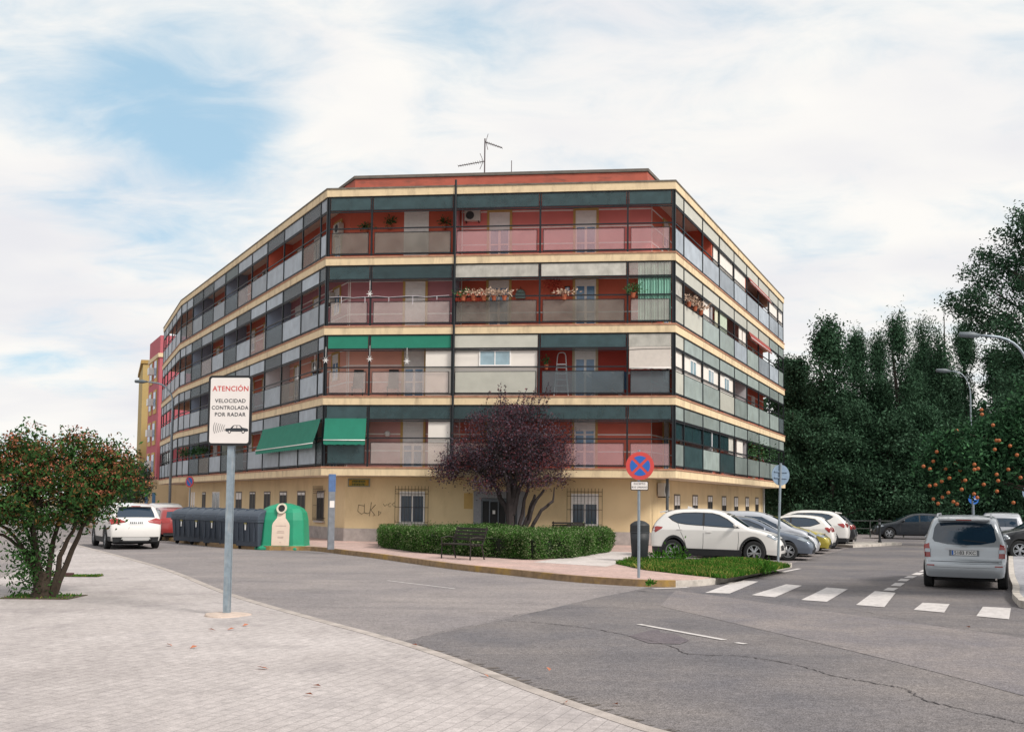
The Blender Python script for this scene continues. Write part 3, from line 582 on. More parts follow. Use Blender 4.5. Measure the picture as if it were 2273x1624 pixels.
# ------------------------------------------------------------- things on and around the building
def acunit(f,t,d,z,label,s=1.0):
    p=f.p(t,d,z); o=thing('air_conditioner',label,'air conditioner',p,math.atan2(f.u.y,f.u.x),'air conditioner units on the building walls')
    sgn=1 if Vector((-f.u.y,f.u.x)).dot(f.n)>0 else -1
    y0,y1=sorted((-.32*sgn*s,0)); b=MB().box(-.42*s,.42*s,y0,y1,0,.58*s); b.build('casing',mat('ac_white','#c9c7c0',.5,var=.05),o,bevel=.02)
    b=MB(); yf=-.325*sgn*s
    b.lathe([(.03*s,0),(.22*s,0),(.22*s,.012)],20,0,(-.12*s,yf-.006*sgn if sgn>0 else yf,.29*s),'y'); b.build('fan_grille',mat('ac_dark','#3c4042',.6),o)
    b=MB().box(-.35*s,-.31*s,y0,y1,-.05,-.005).box(.31*s,.35*s,y0,y1,-.05,-.005); b.build('bracket',M_me,o)
acunit(FF,5.95,1.28,ZS[3]+1.72,'white air conditioner on the pink wall of the top floor front',.8)
acunit(FR,2.2,1.26,2.15,'grey air conditioner under the slab at the right corner of the ground floor',.95)
acunit(FL,1.7,1.26,ZS[3]+1.5,'air conditioner high on the top floor wall left of the corner',.8)
acunit(FL,2.6,1.26,ZS[2]+1.5,'air conditioner on the third floor wall left of the corner',.8)
acunit(FL,4.2,1.26,ZS[1]+1.55,'air conditioner on the second floor wall left of the corner',.8)
acunit(FL,12.6,1.26,ZS[3]+1.6,'air conditioner deep in the shade of the top left balcony',.8)
M_lf=mat('plant_green','#2f5a2c',.7,var=0,island=.45); M_fl=mat('flower_dry','#b9a08d',.8,var=0,island=.35); M_fr=mat('flower_red','#b03a2a',.7,var=0,island=.3); M_po=mat('terracotta','#a65a3c',.8,var=.1)
def leafset(cs,size,jit=.5,asp=.45,seed=1,up=0.0):
    g=np.random.default_rng(seed); n=len(cs); a=g.normal(size=(n,3)); a[:,2]+=up; a/=np.linalg.norm(a,axis=1)[:,None]+1e-9
    b=g.normal(size=(n,3)); b-=a*(a*b).sum(1)[:,None]; b/=np.linalg.norm(b,axis=1)[:,None]+1e-9
    s=size*(1-jit/2+jit*g.random(n))[:,None]; v=np.empty((n,4,3)); v[:,0]=cs-a*s*.5; v[:,1]=cs+b*s*asp*.5; v[:,2]=cs+a*s*.5; v[:,3]=cs-b*s*asp*.5
    return v.reshape(-1,3)
def leafobj(name,vs,mats,parent=None,mi=None,loc=None):
    n=len(vs)//4; me=bpy.data.meshes.new(name); me.vertices.add(n*4); me.vertices.foreach_set('co',vs.astype(np.float32).ravel()); me.loops.add(n*4); me.loops.foreach_set('vertex_index',np.arange(n*4,dtype=np.int32)); me.polygons.add(n); me.polygons.foreach_set('loop_start',np.arange(0,n*4,4,dtype=np.int32))
    try: me.polygons.foreach_set('loop_total',np.full(n,4,dtype=np.int32))
    except: pass
    for q in (mats if isinstance(mats,list) else [mats]): me.materials.append(q)
    if mi is not None: me.polygons.foreach_set('material_index',mi.astype(np.int32))
    me.update(calc_edges=True); me.validate(); o=bpy.data.objects.new(name,me); SC.collection.objects.link(o)
    if parent: o.parent=parent
    elif loc: o.location=loc
    return o
def potplant(p,label,mt=None,n=90,r=.22,h=.3,pot=True,seed=1,cat='plant',grp='potted plants on the balconies',sz=.12):
    o=thing('potted_plant',label,cat,p,0,grp); g=np.random.default_rng(seed)
    if pot: MB().lathe([(.07,0),(.1,.16),(.11,.16),(.11,.19)],12).build('pot',M_po,o)
    c=g.normal(size=(n,3))*np.array([r,r*.6,h*.5])*.6+np.array([0,0,.2+h*.5]); leafobj('foliage',leafset(c,sz,seed=seed),mt or M_lf,o)
for i,(t,zz_) in enumerate(((1.35,1.35),(2.4,1.55),(4.75,1.5))): potplant(FF.p(t,1.15,ZS[3]+zz_-.1),('hanging plant left of the post on the top floor orange wall','hanging plant between post and white door on the top floor','hanging plant right of the white door on the top floor')[i],seed=i+3)
for i in range(5): potplant(FF.p(5.8+i*.42,-.08,ZS[2]+1.0),['green trailing pot at the left end of','dry pale flowers second from the left on','dry pale flowers in the middle of','dry pale flowers fourth from the left on','dry pale flowers at the right end of'][i]+' the third floor front railing row',M_fl if i else M_lf,120,.3,.25,True,20+i,grp='dry flower pots on the third floor railing')
potplant(FF.p(9.35,.9,ZS[2]+1.3),'tall red flowers beside the centre post on the third floor',M_fr,140,.3,.8,True,31)
potplant(FF.p(9.9,.0,ZS[2]+1.02),'low dry flower box right of the red flowers on the third floor',M_fl,100,.4,.2,True,32)
potplant(FF.p(12.65,-.05,ZS[2]+1.05),'round bushy green plant on the railing beside the green blind',M_lf,260,.3,.35,True,33,sz=.1)
potplant(FF.p(9.15,.5,ZS[1]+1.15),'small dark plant left of the white ladder',M_lf,60,.15,.3,True,34)
for i in range(3): potplant(FR.p(1.9+i*1.0,-.05,ZS[2]+1.02),['nearest','middle','farthest'][i]+' dry pinkish flower pot on the third floor side railing',M_fl,130,.3,.25,True,40+i,grp='dry flower pots on the third floor side railing')
for i in range(5): potplant(FR.p(14.9+i*1.5,.5,ZS[0]+.95),['nearest','second','third','fourth','farthest'][i]+' tall dark green plant along the first floor side balcony',M_lf,300,.6,.9,True,50+i,grp='tall plants on the first floor side balcony',sz=.16)
for i in range(4): potplant(FL.p(21.5+i*1.6,.2,ZS[0]+1.1),['nearest','second','third','farthest'][i]+' dark green plant along the far left first floor railing',M_lf,220,.4,.4,True,60+i,grp='plants on the far left first floor railing',sz=.15)
# stepladder
p=FF.p(9.75,.75,ZS[1]+.01); ld=thing('step_ladder','white aluminium step ladder standing on the second floor front balcony','ladder',p,math.atan2(FF.u.y,FF.u.x))
b=MB(); M_al=mat('aluminium_white','#d6d6d8',.4,metal=.2,var=.03)
pts=[(-.3,0,0),(-.17,.2,1.75)]; arc=[(-.17+.0,.2,1.75),(-.13,.21,1.86),(-.05,.215,1.9),(.05,.215,1.9),(.13,.21,1.86),(.17,.2,1.75)]
b.tube([(-.3,0,0)]+arc+[(.3,0,0)],.022,6); b.build('front_rails',M_al,ld)
for i,z in enumerate((.25,.5,.75,1.0,1.25)):
    w=.3-.13*z/1.75; MB().box(-w,w,.2*z/1.75-.05,.2*z/1.75+.05,z,z+.03).build('step',M_al,ld)
MB().box(-.19,.19,.1,.35,1.38,1.42).build('top_platform',M_al,ld); MB().tube([(-.24,.6,0),(-.16,.25,1.4)],.018,5).tube([(.24,.6,0),(.16,.25,1.4)],.018,5).build('rear_rails',M_al,ld)
# drying rack
p=FF.p(11.6,.6,ZS[1]+.01); dr=thing('drying_rack','folding drying rack with dark blue washing on the second floor front balcony','drying rack',p,math.atan2(FF.u.y,FF.u.x))
b=MB()
for s in (-.25,.25): b.tube([(-.9,s,1.0),(.7,-s,.02)],.012,5).tube([(.9,s,1.0),(-.7,-s,.02)],.012,5).tube([(-.95,s,1.0),(.95,s,1.0)],.012,5)
for i in range(6): y=-.25+i*.1; b.tube([(-.95,y,1.001),(.95,y,1.001)],.006,4)
b.build('rack_frame',M_al,dr)
MB().box(-.6,.2,-.262,-.25,.25,1.02).box(.3,.85,-.262,-.25,.3,1.02).box(-.6,.5,.1,.112,.4,1.02).build('washing',mat('cloth_blue','#2c4763',.9,var=.15,vs=4),dr)
# two garden chairs
def gchair(t,lab):
    o=thing('garden_chair',lab,'chair',FF.p(t,.75,ZS[1]+.01),math.atan2(FF.u.y,FF.u.x)+.15,'dark folding chairs on the second floor balcony'); mm=mat('chair_dark','#23272c',.7)
    MB().box(-.24,.24,-.22,.24,.42,.46).build('seat',mm,o); b=MB(); b.add([(-.23,.2,.46),(.23,.2,.46),(.2,.42,1.25),(-.2,.42,1.25),(-.23,.23,.46),(.23,.23,.46),(.2,.45,1.25),(-.2,.45,1.25)],[(0,1,2,3),(7,6,5,4),(0,4,5,1),(2,6,7,3),(1,5,6,2),(0,3,7,4)]); b.build('backrest',mm,o)
    for x in (-.22,.22):
        for y,y2 in ((-.2,.2),(.2,-.2)): MB().tube([(x,y,.42),(x,y2,0)],.014,5).build('leg',mm,o)
gchair(1.25,'dark high backed folding chair in the left corner bay of the second floor'); gchair(2.75,'dark high backed folding chair left of the balcony door on the second floor')
# wall things
b=MB(); f=FF
def plaque(name,lab,cat,f,t0,t1,z0,z1,m_,d=1.27):
    b=MB(); f.box(b,t0,t1,d,d+.02,z0,z1); o=b.build(name,m_,None,loc=f.p(t0,d,z0)); tag(o,lab,cat); return o
sg=plaque('estate_sign','small weathered yellow and green sign high on the cream front wall','sign',FF,.78,1.72,2.42,2.76,mat('sign_frame','#7d8480',.6))
b=MB(); FF.box(b,.82,1.68,1.262,1.268,2.45,2.73); FF.box(b,.84,.95,1.256,1.26,2.5,2.7,1); FF.box(b,1.55,1.66,1.256,1.26,2.5,2.7,1)
rr=random.Random(3)
for z in (2.48,2.61):
    t=.98
    while t<1.5:
        w=rr.uniform(.03,.06); FF.box(b,t,t+w,1.256,1.26,z,z+.07,2); t+=w+.025
b.build('sign_face',[mat('sign_yellow','#8f7d2e',.7,var=.25,vs=12),mat('sign_amber','#a8802c',.7),mat('sign_green','#2f4a33',.7)],sg)
# lantern shaped mirror, white wall box, moulding lamp
def wallthing(name,lab,cat,f,t,z,fn,mats,d=1.24):
    o=thing(name,lab,cat,f.p(t,d,z),math.atan2(f.u.y,f.u.x)); fn(o); return o
wallthing('bird_cage','arched grey bird cage hanging on the third floor front wall','bird cage',FF,8.0,ZS[2]+1.32,lambda o:(MB().box(-.2,.2,-.12,.02,0,.22).lathe([(.2,.22),(.17,.32),(.1,.38),(.001,.4)],14,0,(0,-.05,0)).build('cage_body',mat('cage','#7d9490',.6,var=.2,vs=20),o),MB().tube([(0,-.05,.4),(0,-.05,.5)],.01,5).build('hook',M_me,o)),None)
wallthing('letter_box','small pale blue box on the wall right of the red flowers','box',FF,9.95,ZS[2]+1.55,lambda o:(MB().box(-.09,.09,-.1,.02,0,.22).build('casing',mat('pale_blue','#aebfdc',.5),o,bevel=.02),MB().box(-.11,.11,-.12,.03,.222,.25).build('lid',M_me,o)),None)
wallthing('wall_lamp','round grey wall lamp left of the first floor front door','lamp',FF,2.45,ZS[0]+1.45,lambda o:(MB().lathe([(.1,0),(.13,-.04),(.08,-.1),(.001,-.11)],14,0,(0,0,0),'y').build('lamp_shade',M_sh,o),MB().box(-.03,.03,0,.03,-.1,.1).build('back_plate',M_me,o)),None)
# hanging white stars on posts
M_star=mat('star_white','#e8e6e4',.4)
def star(f,t,z,lab):
    o=MB()
    for i in range(6): a=i*math.pi/3; o.add([f.p(t,-.03,z),f.p(t+.05*math.cos(a-.4),-.03,z+.05*math.sin(a-.4)),f.p(t+.16*math.cos(a),-.04,z+.16*math.sin(a)),f.p(t+.05*math.cos(a+.4),-.03,z+.05*math.sin(a+.4))],[(0,1,2,3),(3,2,1,0)])
    o.tube([f.p(t,-.03,z+.1),f.p(t,-.03,z+.55)],.008,4)
    tag(o.build('star_ornament',M_star,None,loc=f.p(t,-.03,z)),lab,'ornament','white star ornaments hung on the balcony posts')
star(FF,.1,ZS[1]+1.5,'white star ornament on the corner post of the second floor'); star(FF,1.95,ZS[1]+1.55,'white star ornament on the second post of the second floor'); star(FF,1.9,ZS[2]+1.35,'white ornament on the second post of the third floor'); star(FF,3.5,ZS[1]+1.45,'white star ornament in front of the second floor balcony door')
star(FL,1.0,ZS[1]+1.3,'white star ornament first round the corner on the second floor'); star(FL,3.3,ZS[1]+1.1,'white star ornament farther left on the second floor side')
# string of lights
b=MB(); rr=random.Random(9); pts=[FF.p(.2+i*.5,-.03,ZS[2]+1.22+.03*math.sin(i*2.1)) for i in range(11)]; b.tube(pts,.01,4)
for i in range(11):
    if i%2: q=pts[i]; b.tube([q,(q[0],q[1],q[2]-rr.uniform(.15,.4))],.012,4)
tag(b.build('light_garland',mat('garland','#cfcad0',.5),None,loc=FF.p(.2,-.03,ZS[2]+1.2)),'pale icicle light garland along the third floor front railing','garland')
# red tiled shade on third floor railing
b=MB()
for i in range(14):
    t=5.5+i*.09; b.tube([FF.p(t,.35,ZS[2]+1.45),FF.p(t,-.02,ZS[2]+1.02)],.05,6)
tag(b.build('tiled_shade',mat('roof_tile','#a8402c',.8,var=.15,vs=9),None,loc=FF.p(6,.2,ZS[2]+1.0)),'small red tiled shade behind the dry flowers on the third floor','shade')
# graffiti on the cream wall
b=MB(); fi=isect(FF,FL,1.3)
def gf(strokes,w=.013):
    for s in strokes:
        b.tube([FF.p(x,1.292,z) for x,z in s],w,4)
gf([[(1.5,1.62),(1.25,1.66),(1.22,1.4),(1.38,1.28),(1.5,1.34),(1.5,1.7)],[(1.5,1.34),(1.65,1.3),(1.74,1.36),(1.8,1.78),(1.72,1.2)],[(1.98,1.68),(1.78,1.46),(1.96,1.24),(1.88,1.22)],[(2.12,1.42),(2.1,1.22),(2.22,1.36),(2.1,1.4)]])
gf([[(2.3,1.72),(2.38,1.62),(2.46,1.7)],[(2.62,1.76),(2.5,1.68),(2.56,1.6),(2.64,1.62)],[(2.8,1.78),(2.68,1.7),(2.76,1.62),(2.86,1.62)]],.009)
gr_=b.build('graffiti_tag',mat('graffiti_ink','#6e614f',.8),bld); gr_['label']='thin scrawled graffiti on the cream wall'
# roof antennas
def antenna(px_t,h,lab,arms,d=2.2,r=.03):
    p=FF.p(px_t,d,ZS[4]); o=thing('roof_antenna',lab,'antenna',p,math.atan2(FF.u.y,FF.u.x),'antennas on the roof'); M_an=mat('antenna_metal','#54484a',.5,metal=.5)
    MB().tube([(0,0,-.02),(0,0,h)],r,6).build('mast',M_an,o)
    for z,x0,z0,n in arms:
        b=MB(); b.tube([(0,0,z),(x0,0,z+z0)],.02,4)
        for i in range(n):
            s=(i+1)/n; l=.14+.1*(1-s); b.tube([(x0*s,-l,z+z0*s),(x0*s,l,z+z0*s)],.009,4)
        x=x0*.18; b.tube([(x,0,z-.35),(x*.3,0,z),(x,0,z+.35)],.012,4); b.build('antenna_arm',M_an,o)
antenna(6.28,2.75,'tall roof antenna with two crossed aerial arms',[(2.6,.75,-.28,10),(1.75,-1.15,-.18,12),(.85,-.22,.04,2)])
b=thing('roof_antenna','short braced roof antenna right of the tall one','antenna',FF.p(7.45,2.2,ZS[4]),math.atan2(FF.u.y,FF.u.x),'antennas on the roof'); M_an=MATS['antenna_metal']
MB().tube([(0,0,0),(0,0,1.75)],.018,5).build('mast',M_an,b); MB().tube([(0,0,1.25),(-.62,0,.1)],.03,5).build('brace',M_an,b)
antenna(7.95,1.0,'low roof stub right of the braced antenna',[(.4,.1,0,1)])
antenna(4.92,1.0,'dark pipe stub at the left of the roof parapet',[(.5,.1,0,1)])
# ------------------------------------------------------------- neighbours on the left
M_pk=mat('neighbour_pink','#b4606a',.9,var=.05,vs=1); M_ps=M_pk; M_ye=mat('neighbour_yellow','#b09a66',.9,var=.06,vs=.8)
def P2(px,d): return Vector(((px-1136.5)/FPX*d,d))
c0=P2(348,88); c1=P2(325,93.3); c2=c0+Vector((9,2.2)); 
nb=thing('pink_building','tall pink block with ochre balconies behind the left end of the corner block','building',(c0.x,c0.y,0),world=True)
b=MB().prism([vp(c0),vp(c2),vp(c2+(c1-c0)*1.0),vp(c1)],3.1,15.9); b.build('wall',M_pk,nb,fixn=True)
b=MB().prism([vp(c0+Vector((-.1,-.12))),vp(c2+Vector((0,-.12))),vp(c2+(c1-c0)),vp(c1+Vector((-.12,0)))],14.0,14.35); b.build('cornice',M_sl,nb,fixn=True)
b=MB().prism([vp(c0+Vector((-.9,-.5))),vp(c2+Vector((0,-.5))),vp(c2+(c1-c0)),vp(c1+Vector((-1.0,0)))],.1,3.1); b.build('ground_floor_wall',M_cl,nb,fixn=True)
b=MB().prism([vp(c0+Vector((-1.0,-.6))),vp(c2+Vector((0,-.6))),vp(c2+(c1-c0)),vp(c1+Vector((-1.1,0)))],3.11,3.42); b.build('slab',M_sl,nb,fixn=True)
fp=Fac(c0,c1); fp.n=Vector((-fp.u.y,fp.u.x)); fp.n=fp.n if fp.n.x>0 else -fp.n
for k in range(4):
    z=3.6+k*2.75
    for a0 in (1.2,3.8): b=MB(); fp.box(b,a0-.2,a0+1.4,-.06,.05,z+.1,z+2.2); w=b.build('window_surround',M_oc,nb,fixn=True); b=MB(); fp.box(b,a0,a0+1.2,-.09,-.065,z+.5,z+2.0); b.build('pane',M_gl,w)
    b=MB(); fp.box(b,2.7,3.5,-.5,-.01,z+.9,z+1.5); b.build('wall_box',M_sh,nb,label=None) if False else tag(b.build('air_conditioner',M_sh,None,loc=fp.p(3,0,z+.9)),['lowest','second lowest','third','topmost'][k]+' air conditioner on the side of the pink building','air conditioner','air conditioner units on the pink building')
b=MB(); q0=c0+Vector((-.9,-.5))
for x in (-.2,): pass
ff2=Fac(q0,c2+Vector((0,-.5)))
b=MB(); ff2.box(b,.15,.42,-.03,.02,.5,2.3); ff2.box(b,.75,1.02,-.03,.02,.5,2.3); b.build('window',M_gl,nb)
yb=thing('shop_sign','bright yellow sign on the cream ground floor of the pink building','sign',ff2.p(1.7,-.1,2.35),0,None,world=True)
b=MB(); ff2.box(b,1.7,3.0,-.12,-.06,2.3,2.75); b.build('sign_board',mat('yellow_sign','#c9b21c',.6),yb)
b=MB()
for i in range(7): ff2.box(b,1.85+i*.15,1.94+i*.15,-.13,-.122,2.42,2.62)
b.build('lettering',mat('sign_letters','#8f8420',.6),yb)
y0=P2(311,100); y1=P2(303,112); 
yb=thing('yellow_building','plain ochre yellow block at the far left behind the pink one','building',(y0.x,y0.y,0),world=True)
MB().prism([vp(y0),vp(y0+Vector((7,1.5))),vp(y0+Vector((5,14))),vp(y1)],2.6,15.0).build('wall',M_ye,yb,fixn=True)
MB().prism([vp(y0+Vector((-.15,-.15))),vp(y0+Vector((7,1.35))),vp(y0+Vector((5,14))),vp(y1+Vector((-.15,0)))],15.0,15.35).build('parapet',mat('neighbour_trim','#a78a52',.9),yb,fixn=True)
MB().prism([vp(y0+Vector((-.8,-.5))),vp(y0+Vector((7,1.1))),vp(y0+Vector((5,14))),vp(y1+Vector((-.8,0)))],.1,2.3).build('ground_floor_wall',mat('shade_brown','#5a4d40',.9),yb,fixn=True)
MB().prism([vp(y0+Vector((-1,-.7))),vp(y0+Vector((7,1.0))),vp(y0+Vector((5,14))),vp(y1+Vector((-1,0)))],2.3,2.6).build('slab',M_sl,yb,fixn=True)
# ------------------------------------------------------------- street furniture
M_gv=mat('galvanised','#8f9aa3',.5,metal=.55,var=.1,vs=12); M_bk=mat('black_plastic','#23272b',.6,var=.08); M_blk=mat('black_ink','#15171b',.6); M_red=mat('sign_red','#c5433f',.5,var=.03); M_blu=mat('sign_blue','#1f5fb0',.5,var=.03); M_swh=mat('sign_white','#ded8d4',.5,var=.02)
def rrect(w,h,r,n=5,cx=0,cz=0):
    p=[]
    for sx,sz,a0 in ((1,-1,-90),(1,1,0),(-1,1,90),(-1,-1,180)):
        for i in range(n+1): a=R(a0+90*i/n); p.append((cx+sx*(w/2-r)+r*math.cos(a),cz+sz*(h/2-r)+r*math.sin(a)))
    return p
def plate(mb,poly,y0,y1,mi=0):
    k=len(poly); mb.add([(x,y0,z) for x,z in poly]+[(x,y1,z) for x,z in poly],[tuple(range(k)),tuple(range(k,2*k))[::-1]]+[(i,i+k,(i+1)%k+k,(i+1)%k) for i in range(k)],mi); return mb
# radar sign
x,y=G(505,1365,.1); sg=thing('radar_warning_sign','white radar warning sign on a galvanised post in the near pavement','sign',(x-.02,y,.1),R(-5))
M_post=mat('post_galv','#8c9aa4',.55,metal=.4,var=.15,vs=14,stain=.4,stcol=hexc('#b8b4ac'),stscale=(30,30,4))
b=MB().box(-.052,.052,-.01,.03,0,3.55).box(-.052,-.036,-.0,.055,0,3.5).box(.036,.052,-.0,.055,0,3.5); MB().tube([(0,.01,3.4),(0,.01,3.45)],.03,6).build('clamp',M_post,sg); b.build('post',M_post,sg)
b=MB().lathe([(.34,0),(.33,.02),(.2,.035),(.07,.04)],18); b.v=[(x*(1+.12*math.sin(5*math.atan2(y,x))),y*(1+.12*math.sin(3*math.atan2(y,x))),z) for x,y,z in b.v]; b.build('footing',mat('cement','#bcab9f',.95,var=.15,vs=8,bump=.5),sg)
zc=3.13; b=MB(); plate(b,rrect(.69,1.08,.06,5,-.02,zc),-.045,-.015); bd=b.build('sign_panel',M_blk,sg,fixn=True)
b=MB(); plate(b,rrect(.62,1.01,.035,5,-.02,zc),-.048,-.044); fc=b.build('sign_face',M_swh,sg,fixn=True)
b=MB(); fn=lambda X,Z0:(lambda u,v:(X+u,-.0505,Z0+v))
text_mesh(b,'ATENCIÓN',.11,lambda u,v:(u*.98-.01,-.0505,zc+.3+v),0,spacing=1.06)
text_mesh(b,'VELOCIDAD',.083,lambda u,v:(u-.01,-.0505,zc+.12+v),1,spacing=1.08); text_mesh(b,'CONTROLADA',.08,lambda u,v:(u-.015,-.0505,zc+.015+v),1,spacing=1.08); text_mesh(b,'POR RADAR',.083,lambda u,v:(u-.01,-.0505,zc-.09+v),1,spacing=1.1)
b.build('lettering',[M_red,mat('letter_dark','#2b3036',.6)],fc); b=MB()
car=[(-.08,-.31),(-.075,-.28),(.0,-.275),(.04,-.235),(.06,-.228),(.15,-.228),(.19,-.265),(.27,-.28),(.285,-.3),(.28,-.32),(.245,-.325),(-.06,-.325)]
y_=-.0505; b.add([(x,y_,zc+z) for x,z in car],[tuple(range(len(car)))],1)
for q in ([(.035,-.272),(.06,-.238),(.098,-.238),(.098,-.272)],[(.108,-.272),(.108,-.238),(.142,-.238),(.17,-.272)]): b.add([(x,-.0512,zc+z) for x,z in q],[(0,1,2,3)],2)
for cx_ in (-.012,.205): b.add([(cx_+.026*math.cos(a*.628),-.0515,zc-.328+.026*math.sin(a*.628)) for a in range(10)],[tuple(range(10))],1); b.add([(cx_+.014*math.cos(a*.628),-.052,zc-.328+.014*math.sin(a*.628)) for a in range(10)],[tuple(range(10))],2)
b.build('car_symbol',[M_red,MATS['letter_dark'],M_swh],fc); b=MB()
for i in range(6):
    r0=.02+0*i; x0=-.27+i*.032; h=.085-.008*i; pts=[(x0+.018*(1-math.cos(t)),-.0505,zc-.27+h*math.sin(t)) for t in [(-1.1+2.2*j/8) for j in range(9)]]; pts=[(x0+.02*(abs(j-4)/4)**2,-.0505,zc-.27+h*(j-4)/4) for j in range(9)]
    b.add([(p[0],p[1],p[2]) for p in pts]+[(p[0]+.009,p[1],p[2]) for p in pts],[(j,j+1,10+j,9+j) for j in range(8)],0)
b.build('wave_symbol',mat('wave_grey','#7f7d7c',.6),fc)
def disc(mb,r0,r1,y,n=36,mi=0,cz=0,cx=0):
    vs=[(cx+r1*math.cos(2*math.pi*i/n),y,cz+r1*math.sin(2*math.pi*i/n)) for i in range(n)]
    if r0<=0: return mb.add(vs,[tuple(range(n))],mi)
    return mb.add(vs+[(cx+r0*math.cos(2*math.pi*i/n),y,cz+r0*math.sin(2*math.pi*i/n)) for i in range(n)],[(i,(i+1)%n,n+(i+1)%n,n+i) for i in range(n)],mi)
# no stopping sign
x,y=G(1418,1282,.15); s=thing('no_stopping_sign','red and blue no stopping sign with a white plate below, on the grass corner','sign',(x,y,.15),R(-3))
MB().tube([(0,.03,0),(0,.03,2.95)],.034,10).build('post',M_gv,s,smooth=False)
b=MB().lathe([(.325,-.012),(.325,.012)],40,0,(.02,0,2.58),'y'); b.build('sign_disc',M_red,s)
b=MB(); 
for q in range(4):
    a0=math.pi/2*q; pts=[]; r1=.232; g=.032*math.sqrt(2)
    pts.append((g*math.cos(a0),g*math.sin(a0)))
    da=math.pi/4-math.asin(.032/r1)
    for i in range(13): a=a0-da+2*da*i/12; pts.append((r1*math.cos(a),r1*math.sin(a)))
    b.add([(.02+u,-.016,2.58+v) for u,v in pts],[tuple(range(len(pts)))])
b.build('blue_field',M_blu,s)
b=MB(); plate(b,rrect(.41,.21,.03,4,.01,2.12),-.012,.012); pp=b.build('plate',M_blk,s,fixn=True)
b=MB(); plate(b,rrect(.375,.175,.018,4,.01,2.12),-.015,-.011); b.build('plate_face',M_swh,pp,fixn=True)
b=MB(); text_mesh(b,'EXCEPTO',.058,lambda u,v:(.01+u,-.017,2.145+v),0,spacing=1.1); text_mesh(b,'BUS URBANO',.055,lambda u,v:(.01+u,-.017,2.068+v),0,spacing=1.1); b.build('lettering',mat('letter_dark','#2b3036'),pp)
# disc seen from behind
x,y=G(1727,1248,.15); s=thing('sign_seen_from_behind','leaning pole with a blank grey round sign seen from behind, beside the white car','sign',(x,y,.15)); s.rotation_euler=(0,R(2.3),R(20))
MB().tube([(0,0,0),(0,0,2.95)],.036,10).build('post',M_gv,s); MB().lathe([(.31,-.01),(.31,.01)],36,0,(.03,-.05+.09,2.6),'y').box(-.2,.25,-.0,.02,2.5,2.53).box(-.2,.25,0,.02,2.68,2.71).build('sign_disc',mat('sign_back','#7f93a8',.5,metal=.3,var=.12,vs=10),s)
# blue arrow sign far right, with pole
x,y=P2(2161,57); s=thing('blue_round_sign','small blue round sign with a white mark, on a pole beyond the silver car','sign',(x,y,0.13))
MB().tube([(0,0.04,0),(0,0.04,2.7)],.05,8).build('post',M_gv,s); MB().lathe([(.3,-.012),(.3,.012)],28,0,(0,0,2.15),'y').build('sign_disc',M_blu,s); MB().add([(-.17,-.015,2.15),(-.05,-.015,2.23),(-.05,-.015,2.17),(.18,-.015,2.17),(.18,-.015,2.13),(-.05,-.015,2.13),(-.05,-.015,2.07)],[tuple(range(7))]).build('arrow',M_swh,s,fixn=True)
x,y=P2(2286,40); s=thing('sign_seen_from_behind','pale round sign cut off by the right edge of the picture','sign',(x,y,.13)); MB().tube([(0,0.04,0),(0,0.04,2.7)],.035,8).build('post',M_gv,s); MB().lathe([(.3,-.012),(.3,.012)],28,0,(0,0,2.3),'y').build('sign_disc',mat('sign_back'  ,'#7f93a8'),s)
# no parking sign on the left
x,y=P2(423,56.5); s=thing('no_parking_sign','small red and blue no parking sign in front of the left ground floor wall','sign',(x,y,.15),R(-30)); MB().tube([(0,.04,0),(0,.04,2.95)],.035,8).build('post',M_gv,s)
MB().lathe([(.31,-.012),(.31,.012)],28,0,(0,0,2.62),'y').build('sign_disc',M_red,s); b=MB(); disc(b,0,.23,-.016,28,0,2.62); b.build('blue_field',M_blu,s); b=MB(); b.add([(-.2,-.02,2.80),(-.15,-.02,2.84),(.2,-.02,2.44),(.15,-.02,2.40)],[(0,1,2,3)]); b.build('red_bar',M_red,s,fixn=True)
# square post at the corner
x,y=G(734,1219,.15); s=thing('square_grey_post','square grey metal post with a blue top and white sticker at the building corner','post',(x,y,.15),R(20)); MB().box(-.11,.11,-.07,.07,0,2.6).build('post_body',mat('post_grey','#7b7f86',.6,metal=.3,var=.15,vs=6),s,bevel=.01); MB().box(-.115,.115,-.075,.075,2.0,2.605).build('blue_top',mat('post_blue','#4c6894',.5,var=.15,vs=8),s); MB().box(-.08,.08,-.078,-.0701,1.45,1.68).build('sticker',M_swh,s)
# litter bin
x,y=G(1420,1245,.15); s=thing('litter_bin','tall dark litter bin with a domed top behind the no stopping sign','litter bin',(x,y,.15))
MB().lathe([(.21,0),(.23,.04),(.27,.6),(.285,.86)],28).build('bin_body',M_bk,s,smooth=True); MB().lathe([(.29,.87),(.29,1.06),(.27,1.1),(.15,1.18),(.001,1.21)],28).build('hood',M_bk,s,smooth=False); MB().lathe([(.292,.845),(.295,.868)],28).build('rim_band',mat('bin_band','#45494e',.5),s)
# bench
def bench(x,y,rz,label):
    s=thing('park_bench',label,'bench',(x,y,.15),rz,'dark slatted benches by the hedge'); M_bn=mat('bench_dark','#29241f',.7,var=.15)
    for i in range(4): MB().box(-.66,.66,-.28+.13*i,-.18+.13*i,.43,.46).build('seat_slat',M_bn,s)
    for i in range(4): z=.55+.1*i; yy=.24+.05*i; MB().box(-.66,.66,yy,yy+.025,z,z+.075).build('back_slat',M_bn,s)
    for x_ in (-.6,.6):
        MB().tube([(x_,-.28,0),(x_,-.26,.4),(x_,.2,.42),(x_,.26,.5),(x_,.42,.95)],.022,6).tube([(x_,.32,0),(x_,.2,.42)],.022,6).tube([(x_,-.26,.42),(x_,-.3,.62),(x_,.0,.66),(x_,.28,.62)],.02,6).build('side_frame',M_bn,s)
x,y=G(1026,1240,.15); bench(x,y,R(-42),'dark slatted park bench in front of the hedge')
